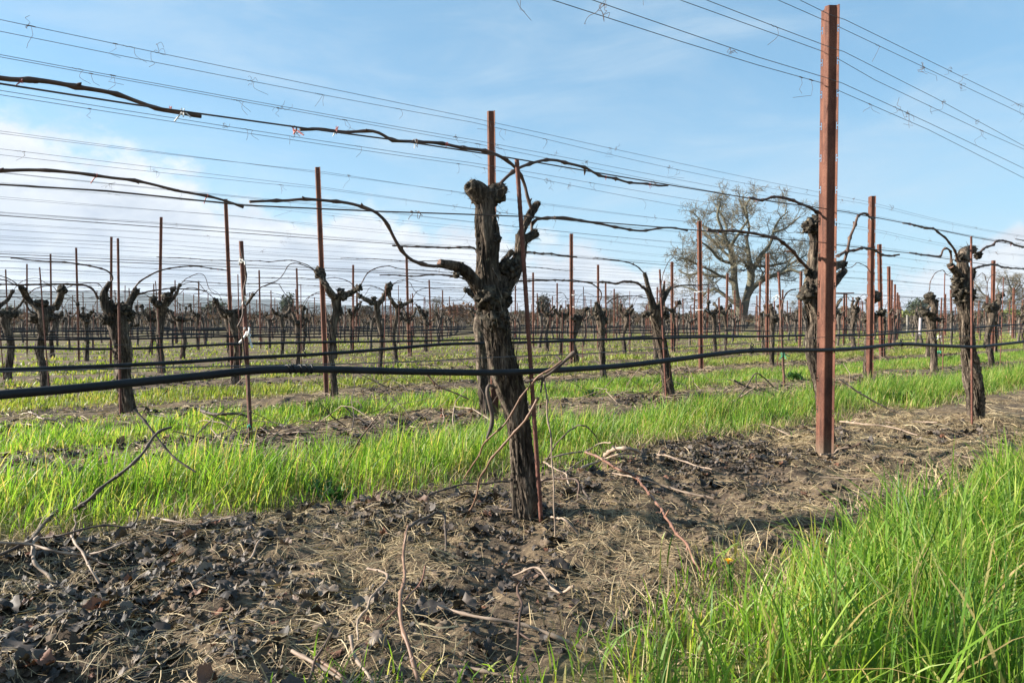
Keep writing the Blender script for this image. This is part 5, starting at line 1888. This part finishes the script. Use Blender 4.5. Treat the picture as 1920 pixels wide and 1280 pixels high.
tree_copy('bare grey tree at the right edge, beyond the posts', 1880, 0, 120, 8.9, 2.2, 1.25)
tree_copy('low rounded bare tree just left of the oak', 1160, 0, 150, 6.6, 1.1, 1.3)
tree_copy('small bare tree right of the large grapevine', 1215, 0, 170, 5.6, 4.0, 1.3)
tree_copy('bare tree half hidden behind the tallest post', 1525, 0, 130, 6.6, 3.0, 1.2)
tree_copy('faint bare tree left of the large grapevine trunk', 815, 0, 170, 6.4, 5.0, 1.1)


def leaf_tree(label, px, Z, h, w, mat, seed, name='leafy_tree', trunk=.25, n=1500, leaf=.35, grp='leafy trees beyond the vineyard'):
    p = at_depth(px, 604 + .6 / Z * F, Z)
    p[2] = -.1
    rs = np.random.default_rng(seed)
    e = obj(name, None, None, label, 'tree', grp, None, p)
    mb = MB()
    tube(mb, spline(np.array([[0, 0, -.2], [rs.normal(0, .1), 0, h * trunk], [rs.normal(0, .2), .1, h * .75]]), .3), np.linspace(h * .035, h * .012, len(spline(np.array([[0, 0, -.2], [0, 0, h * trunk], [0, .1, h * .75]]), .3)))[0] if False else h * .03, 8)
    for _ in range(7):
        a = rs.uniform(0, 6.28)
        b = h * rs.uniform(trunk * .8, .6)
        tube(mb, np.array([[0, 0, b], [math.cos(a) * w * .2, math.sin(a) * w * .2, b + h * .15], [math.cos(a) * w * .4, math.sin(a) * w * .4, b + h * .22]]), [h * .014, h * .01, h * .004], 5)
    obj('trunk', mb.mesh('trunk', M['oak']), e)
    # clumps of small leaf faces
    mb = MB()
    nc = 34
    cc = rs.normal(0, 1, (nc, 3))
    cc /= np.linalg.norm(cc, axis=1)[:, None]
    cc *= rs.uniform(.45, 1.0, nc)[:, None]
    cc = cc * np.array([w * .42, w * .42, h * (1 - trunk) * .42]) + np.array([0, 0, h * (trunk + (1 - trunk) * .52)])
    idx = rs.integers(0, nc, n)
    c = cc[idx] + rs.normal(0, 1, (n, 3)) * np.array([w, w, h * .8]) * .085
    d1 = rs.normal(0, 1, (n, 3))
    d1 /= np.linalg.norm(d1, axis=1)[:, None]
    d2 = np.cross(d1, rs.normal(0, 1, (n, 3)))
    d2 /= np.linalg.norm(d2, axis=1)[:, None]
    s = leaf * rs.uniform(.5, 1.2, n)[:, None]
    V = np.stack([c - d1 * s, c + d2 * s * .6, c + d1 * s, c - d2 * s * .6], 1).reshape(-1, 3)
    Q = (np.arange(n) * 4)[:, None] + np.arange(4)[None]
    mb.add(V, Q)
    obj('crown', mb.mesh('crown', M[mat], False), e)


leaf_tree('dark rounded evergreen left of the taped young vine, against the hills', 405, 180, 6.3, 7.2, 'evergreen', 1)
leaf_tree('dark evergreen right of the taped young vine, against the hills', 541, 190, 8.6, 5.2, 'evergreen', 2)
leaf_tree('small dark evergreen in front of the hills at the left edge', 20, 170, 4.6, 6.5, 'evergreen', 3)
leaf_tree('low dark evergreen between two vines, left part of the tree line', 285, 175, 4.4, 6.0, 'evergreen', 4)
leaf_tree('pale bluish evergreen right of the large grapevine', 1020, 190, 8.5, 5.0, 'scrub', 5)
leaf_tree('dark round tree standing alone between post line and curl-headed vine', 1720, 230, 8.6, 9.5, 'evergreen', 6, n=2200)
leaf_tree('yellow-green bush below the dark round tree', 1705, 150, 3.6, 9.0, 'yellowgreen', 7, trunk=.08)
leaf_tree('russet bushy tree just left of the large grapevine trunk', 872, 120, 4.0, 8.5, 'rusty_bush', 8, trunk=.1)
leaf_tree('yellow-green willow bush at the right edge under the bare tree', 1880, 115, 3.0, 11.0, 'yellowgreen', 9, trunk=.08)
leaf_tree('brown rounded tree right of the evergreens on the tree line', 690, 200, 5.6, 6.5, 'scrub', 10)

# ------------------------------------------------------------------ brush and tree line that read as one mass
def make_line():
    rs = np.random.default_rng(8)
    mb = MB()
    n = 46000
    px = rs.uniform(-250, 2170, n)
    Z = rs.uniform(95, 240, n)
    prof = 3.0 + 1.6 * fbm(np.stack([px * .009, px * 0, px * 0], -1), 4, 3) + .5 * fbm(np.stack([px * .05, px * 0, Z * .01], -1), 2, 9)
    prof = np.clip(prof, .9, 6) * np.where(px < 600, .75, 1.0)
    h = rs.uniform(0, 1, n) ** .7 * prof * (Z / 170)
    x = (px - 960) / F * Z
    c = np.stack([x, Z, h], -1)
    d1 = rs.normal(0, 1, (n, 3)) * np.array([.7, .7, 1.2])
    d1 /= np.linalg.norm(d1, axis=1)[:, None]
    d2 = np.cross(d1, rs.normal(0, 1, (n, 3)))
    d2 /= np.linalg.norm(d2, axis=1)[:, None]
    s = rs.uniform(.2, .7, n)[:, None]
    V = np.stack([c - d1 * s, c + d2 * s * .35, c + d1 * s, c - d2 * s * .35], 1).reshape(-1, 3)
    mb.add(V, (np.arange(n) * 4)[:, None] + np.arange(4)[None])
    obj('tree_line', mb.mesh('tree_line', M['scrub'], False), None, 'low brown scrub and hedge line along the horizon', 'tree line', None, 'stuff')


make_line()


def make_shoots():
    # uncut shoots and heads of the rows too far back to tell apart
    rs = np.random.default_rng(18)
    mb = MB()
    n = 15000
    i = rs.integers(12, 46, n)
    nn = ROW0 + ROWSTEP * i + rs.normal(0, .12, n)
    t = rs.uniform(-.2, 3.6, n) * nn
    P = DV[None] * t[:, None] + NV[None] * nn[:, None]
    k = (np.abs(P[:, 0]) < .8 * P[:, 1]) & (P[:, 1] > 26) & (P[:, 1] < 100)
    P = P[k]
    n = len(P)
    d = rs.normal(0, 1, (n, 3)) * np.array([.8, .8, 1.0])
    d /= np.linalg.norm(d, axis=1)[:, None]
    L = rs.uniform(.10, .38, n)[:, None]
    c = P + np.array([0, 0, 1.0]) * (.50 + .55 * rs.uniform(0, 1, n) ** .8)[:, None]
    w = np.cross(d, np.array([.3, -1, .2])) * rs.uniform(.008, .020, n)[:, None]
    V = np.stack([c - d * L - w, c - d * L + w, c + d * L + w * .4, c + d * L - w * .4], 1).reshape(-1, 3)
    mb.add(V, (np.arange(n) * 4)[:, None] + np.arange(4)[None])
    obj('far_shoots', mb.mesh('far_shoots', M['rusty_bush'], False), None, 'brown tangle of shoots over the farthest vine rows', 'vine shoots', None, 'stuff')


make_shoots()

# ------------------------------------------------------------------ prunings left between the rows
def make_brush():
    rs = np.random.default_rng(77)
    mb = MB()
    for k in range(3600):
        i = min(rs.integers(1, 9), rs.integers(1, 9))
        n = ROW0 + ROWSTEP * i + rs.normal(0, .45)
        t = rs.uniform(-1.5 - .1 * i, 5 + 4.0 * i)
        if vnoise(np.array([[t * .7, n * .7, 3.0]]), 5)[0] < rs.uniform(-.5, .5):
            continue
        p = pt(t, n)
        if abs(p[0]) > .8 * p[1]:
            continue
        L = rs.uniform(.15, .75)
        a = rs.uniform(0, 6.28)
        el = abs(rs.normal(0, .28))
        Q = [p + np.array([0, 0, gz(p[0], p[1]) + .01])]
        for _ in range(4):
            a += rs.normal(0, .35)
            el += rs.normal(-.08, .2)
            q = Q[-1] + np.array([math.cos(a) * math.cos(el), math.sin(a) * math.cos(el), math.sin(el)]) * L / 4
            q[2] = max(q[2], gz(q[0], q[1]) + .006)
            Q.append(q)
        r = rs.uniform(.0022, .0042)
        tube(mb, np.array(Q), [r, r, r * .9, r * .75, r * .5], 4, False, None, None, int(rs.integers(0, 3)))
    obj('brushwood', mb.mesh('brushwood', [M['cane_tan'], M['cane'], M['cane_dark']]), None, 'tangle of thin pruned canes left lying between the farther rows', 'brushwood', None, 'stuff')


make_brush()

# ------------------------------------------------------------------ hills
def make_hills():
    m, nt, b = new_mat('wooded_hills')
    nz = noise_tex(nt, (1, 1, 1), .004, 5, .6)
    rp = ramp(nt, nz.outputs[0], [(.35, (.016, .024, .018)), (.65, (.040, .048, .032))])
    nt.links.new(rp.outputs[0], b.inputs['Base Color'])
    b.inputs['Roughness'].default_value = 1
    b.inputs['Specular IOR Level'].default_value = 0
    mb = MB()
    ax = np.linspace(-3500, 3500, 240)
    rows = 14
    px = 960 + F * ax / 4200
    cp = np.array([-150, 0, 200, 330, 440, 600, 760, 880, 960, 1150, 1400, 1650, 1740, 1850, 2000, 2300])
    ch = np.array([62, 60, 58, 52, 44, 38, 30, 26, 16, 9, 12, 16, 24, 20, 24, 26])
    H = np.interp(px, cp, ch) / F * 4200
    H = H + 9 * fbm(np.stack([ax * .0035, ax * 0, ax * 0], -1), 4, 2)
    H = np.maximum(H, 4)
    V = []
    for r in range(rows):
        u = r / (rows - 1)
        y = 3100 + 2300 * u
        prof = math.sin(min(u / .46, 1) * math.pi / 2) if u < .46 else math.cos((u - .46) / .54 * math.pi / 2)
        z = -.6 + H * prof + 7 * prof * fbm(np.stack([ax * .006, ax * 0 + r * .5, ax * 0], -1), 3, 7) * (.3 if abs(u - .46) < .05 else 1)
        V.append(np.stack([ax * y / 4200, np.full_like(ax, y), z], -1))
    V = np.concatenate(V)
    k = len(ax)
    Q = [[a * k + c, a * k + c + 1, (a + 1) * k + c + 1, (a + 1) * k + c] for a in range(rows - 1) for c in range(k - 1)]
    mb.add(V, Q)
    obj('hills', mb.mesh('hills', m), kind='structure')


make_hills()

# ------------------------------------------------------------------ far buildings
def barn(label, px, Z, w, d, hw, hr, roof='green_roof'):
    p = at_depth(px, 604 + .6 / Z * F, Z)
    p[2] = -.05
    e = obj('barn', None, None, label, 'building', None, None, p)
    mb = MB()
    V = np.array([[-w / 2, -d / 2, 0], [w / 2, -d / 2, 0], [w / 2, d / 2, 0], [-w / 2, d / 2, 0], [-w / 2, -d / 2, hw], [w / 2, -d / 2, hw], [w / 2, d / 2, hw], [-w / 2, d / 2, hw], [-w / 2, 0, hw + hr - .1], [w / 2, 0, hw + hr - .1]])
    mb.add(V, [[0, 1, 5, 4], [2, 3, 7, 6], [1, 2, 6, 5], [3, 0, 4, 7]], [[5, 6, 9], [7, 4, 8]])
    obj('wall', mb.mesh('wall', M['white_wall'], False), e)
    mb = MB()
    o = .4
    for sg in (-1, 1):
        mb.add([[-w / 2 - o, sg * (d / 2 + o), hw - .1], [w / 2 + o, sg * (d / 2 + o), hw - .1], [w / 2 + o, 0, hw + hr], [-w / 2 - o, 0, hw + hr]], [[0, 1, 2, 3]])
        mb.add([[-w / 2 - o, sg * (d / 2 + o), hw - .25], [w / 2 + o, sg * (d / 2 + o), hw - .25], [w / 2 + o, 0, hw + hr - .15], [-w / 2 - o, 0, hw + hr - .15]], [[3, 2, 1, 0]])
        mb.add([[-w / 2 - o, sg * (d / 2 + o), hw - .25], [w / 2 + o, sg * (d / 2 + o), hw - .25], [w / 2 + o, sg * (d / 2 + o), hw - .1], [-w / 2 - o, sg * (d / 2 + o), hw - .1]], [[0, 1, 2, 3]])
    obj('roof', mb.mesh('roof', M[roof], False), e)
    mb = MB()
    box(mb, (0, -d / 2 - .03, hw * .4), (w * .25, .06, hw * .8))
    obj('door', mb.mesh('door', M['post_wood'], False), e)


barn('small white barn with a bright green roof below the hills', 490, 420, 4.4, 5, 3.6, 2.4)
p = at_depth(373, 604 + .6 / 380 * F, 380)
p[2] = -.05
e = obj('water_tank', None, None, 'white water tank left of the dark rounded evergreen', 'tank', None, None, p)
mb = MB()
tube(mb, np.array([[0, 0, 0], [0, 0, 5.2]]), 1.5, 20)
obj('body', mb.mesh('body', M['white_wall'], False), e)
mb = MB()
tube(mb, np.array([[0, 0, 5.2], [0, 0, 6.4]]), [1.6, .2], 20)
obj('lid', mb.mesh('lid', M['post_wood'], False), e)

for k, (px, Z, hh, lab) in enumerate(((1701, 38, 1.05, 'pale grey wooden end post right of the line of rusty posts'), (1896, 34, 1.0, 'pale grey wooden end post near the right edge'))):
    p = at_depth(px, 604 + .6 / Z * F, Z)
    p[2] = -.04
    mb = MB()
    tube(mb, np.array([[0, 0, -.1], [.01, 0, hh * .5], [0, 0, hh]]), .065, 10)
    tube(mb, np.array([[0, 0, hh * .5], [.9, .5, 0]]), .012, 5)
    obj('end_post', mb.mesh('end_post', M['post_wood']), None, lab, 'post', 'wooden end posts', None, p)
for k, (px, py, Z) in enumerate(((1583, 550, 19.0), (1626, 569, 25.0))):
    p = at_depth(px, py, Z)
    hgt = p[2] + .04
    p[2] = -.04
    mb = MB()
    box(mb, (0, 0, hgt / 2), (.04, .04, hgt))
    tube(mb, np.array([[-.28, 0, hgt], [.28, .02, hgt + .01]]), .018, 6)
    obj('crossarm_post', mb.mesh('crossarm_post', M['rust'], False), None, f'thin rusty post with a short crossarm on top, {"taller" if k == 0 else "lower"} one right of the tallest post', 'post', 'posts with crossarms', None, p)

# ------------------------------------------------------------------ air
m = bpy.data.materials.new('air')
m.use_nodes = True
nt = m.node_tree
nt.nodes.remove(nt.nodes['Principled BSDF'])
v = nt.nodes.new('ShaderNodeVolumePrincipled')
v.inputs['Color'].default_value = (0.74, 0.84, 0.97, 1)
v.inputs['Density'].default_value = HAZE
v.inputs['Anisotropy'].default_value = 0.2
nt.links.new(v.outputs[0], nt.nodes['Material Output'].inputs['Volume'])
mb = MB()
box(mb, (0, 0, 128.9), (13200, 13200, 260))
if HAZE > 0:
    obj('haze', mb.mesh('haze', m, False), None, 'thin bluish air over the vineyard and the far hills', 'haze', None, 'stuff')
# ------------------------------------------------------------------ camera
cam = bpy.data.cameras.new('camera')
cam.lens = 24
cam.sensor_width = 36
cam.clip_start = 0.05
cam.clip_end = 30000
co = bpy.data.objects.new('camera', cam)
COL.objects.link(co)
co.location = tuple(CAM)
co.rotation_euler = (math.pi / 2 - PITCH, 0, 0)
scene.camera = co

# ------------------------------------------------------------------ sun and sky
SUN_EL = R(24)
SUN_AZ = R(-88)          # measured from straight ahead, positive to the right
sd = np.array([math.sin(SUN_AZ) * math.cos(SUN_EL), math.cos(SUN_AZ) * math.cos(SUN_EL), math.sin(SUN_EL)])
sl = bpy.data.lights.new('sun', 'SUN')
sl.energy = SUN_E
sl.angle = R(0.55)
sl.color = (1.0, 0.93, 0.82)
so = bpy.data.objects.new('sun', sl)
COL.objects.link(so)
from mathutils import Vector
so.rotation_euler = Vector([float(v) for v in sd]).to_track_quat('Z', 'Y').to_euler()

w = bpy.data.worlds.new('World')
scene.world = w
w.use_nodes = True
nt = w.node_tree
bg = nt.nodes['Background']
bg.inputs['Strength'].default_value = SKY_S
sky = nt.nodes.new('ShaderNodeTexSky')
sky.sky_type = 'NISHITA'
sky.sun_disc = False
sky.sun_elevation = SUN_EL
sky.sun_rotation = SUN_AZ
sky.altitude = 50
sky.air_density = 1.0
sky.dust_density = 0.2
sky.ozone_density = 1.6


def mth(op, a, b=None, c=None, clamp=False):
    n = nt.nodes.new('ShaderNodeMath')
    n.operation = op
    n.use_clamp = clamp
    for i, v in enumerate((a, b, c)):
        if v is None:
            continue
        if hasattr(v, 'is_output'):
            nt.links.new(v, n.inputs[i])
        else:
            n.inputs[i].default_value = v
    return n.outputs[0]


def smooth(lo, hi, v):
    n = nt.nodes.new('ShaderNodeMapRange')
    n.interpolation_type = 'SMOOTHSTEP'
    n.inputs[1].default_value = lo
    n.inputs[2].default_value = hi
    nt.links.new(v, n.inputs[0])
    return n.outputs[0]


tc = nt.nodes.new('ShaderNodeTexCoord')
sep = nt.nodes.new('ShaderNodeSeparateXYZ')
nt.links.new(tc.outputs['Generated'], sep.inputs[0])
X_, Y_, Z_ = sep.outputs
azim = mth('ARCTAN2', X_, Y_)                    # 0 straight ahead
elev = mth('ARCSINE', Z_)


def sky_noise(sx, sy, scale, detail, rough, off=0.0, dist=0.0):
    cb = nt.nodes.new('ShaderNodeCombineXYZ')
    nt.links.new(mth('MULTIPLY', azim, sx), cb.inputs[0])
    nt.links.new(mth('MULTIPLY', elev, sy), cb.inputs[1])
    cb.inputs[2].default_value = off
    n = node(nt, 'ShaderNodeTexNoise', i_Scale=scale, i_Detail=detail, i_Roughness=rough, i_Distortion=dist)
    nt.links.new(cb.outputs[0], n.inputs['Vector'])
    return n.outputs[0]


# cumulus bank low in the west: its top edge by azimuth (-45..45 degrees over the ramp)
azn = mth('MULTIPLY_ADD', azim, 1 / (2 * R(45)), 0.5, True)
topr = ramp(nt, azn, [(0.0, (.26,) * 3), (0.10, (.245,) * 3), (0.20, (.225,) * 3), (0.32, (.185,) * 3), (0.44, (.14,) * 3), (0.60, (.085,) * 3), (0.72, (.03,) * 3), (0.80, (.05,) * 3), (0.86, (.105,) * 3), (0.93, (.12,) * 3), (1.0, (.10,) * 3)], 'B_SPLINE')
lump = sky_noise(1.0, 1.5, 6.5, 7, 0.55, 3.1)
lump2 = sky_noise(1.0, 1.4, 15, 6, 0.6, 9.7)
edge = mth('ADD', mth('SUBTRACT', topr.outputs[0], elev), mth('MULTIPLY_ADD', lump, 0.24, -0.12))
edge = mth('ADD', edge, mth('MULTIPLY_ADD', lump2, 0.06, -0.03))
bank = smooth(-0.008, 0.030, edge)
body = sky_noise(1.0, 2.6, 5.0, 6, 0.6, 21.0)
bank = mth('MULTIPLY', bank, smooth(0.26, 0.46, mth('ADD', body, mth('MULTIPLY', edge, 0.6))))
# thin high streaks
veil = smooth(0.36, 0.85, sky_noise(1.0, 3.6, 3.2, 7, 0.6, 40.0, 0.6))

K = 0.92 / SKY_S
base = mixc(nt, 1.0, sky.outputs[0], (SKY_GAIN[0], SKY_GAIN[1], SKY_GAIN[2]), 'MULTIPLY')
# light haze towards the horizon
hz = smooth(0.36, -0.03, elev)
base = mixc(nt, 0.5, base, tuple(v * K for v in (0.118, 0.214, 0.300)))
base = mixc(nt, mth('MULTIPLY', hz, 0.62), base, tuple(v * K for v in (0.190, 0.265, 0.315)))
base = mixc(nt, mth('MULTIPLY', veil, 0.7), base, tuple(v * K for v in (0.215, 0.275, 0.325)))
shade = smooth(0.40, 0.62, sky_noise(1.0, 1.9, 7.0, 6, 0.55, 60.0))
shade = mth('MULTIPLY', mth('ADD', shade, smooth(0.025, 0.10, edge)), 0.40, None, True)
cloud = mixc(nt, shade, tuple(v * K for v in (0.345, 0.351, 0.360)), tuple(v * K for v in (0.125, 0.155, 0.206)))
out = mixc(nt, mth('MULTIPLY', bank, 0.92), base, cloud)
nt.links.new(out, bg.inputs['Color'])

scene.view_settings.view_transform = 'Standard'
scene.view_settings.look = 'None'
scene.view_settings.gamma = 1
scene.view_settings.exposure = EXPO
scene.cycles.volume_bounces = 0
scene.cycles.max_bounces = 6
scene.cycles.transparent_max_bounces = 8
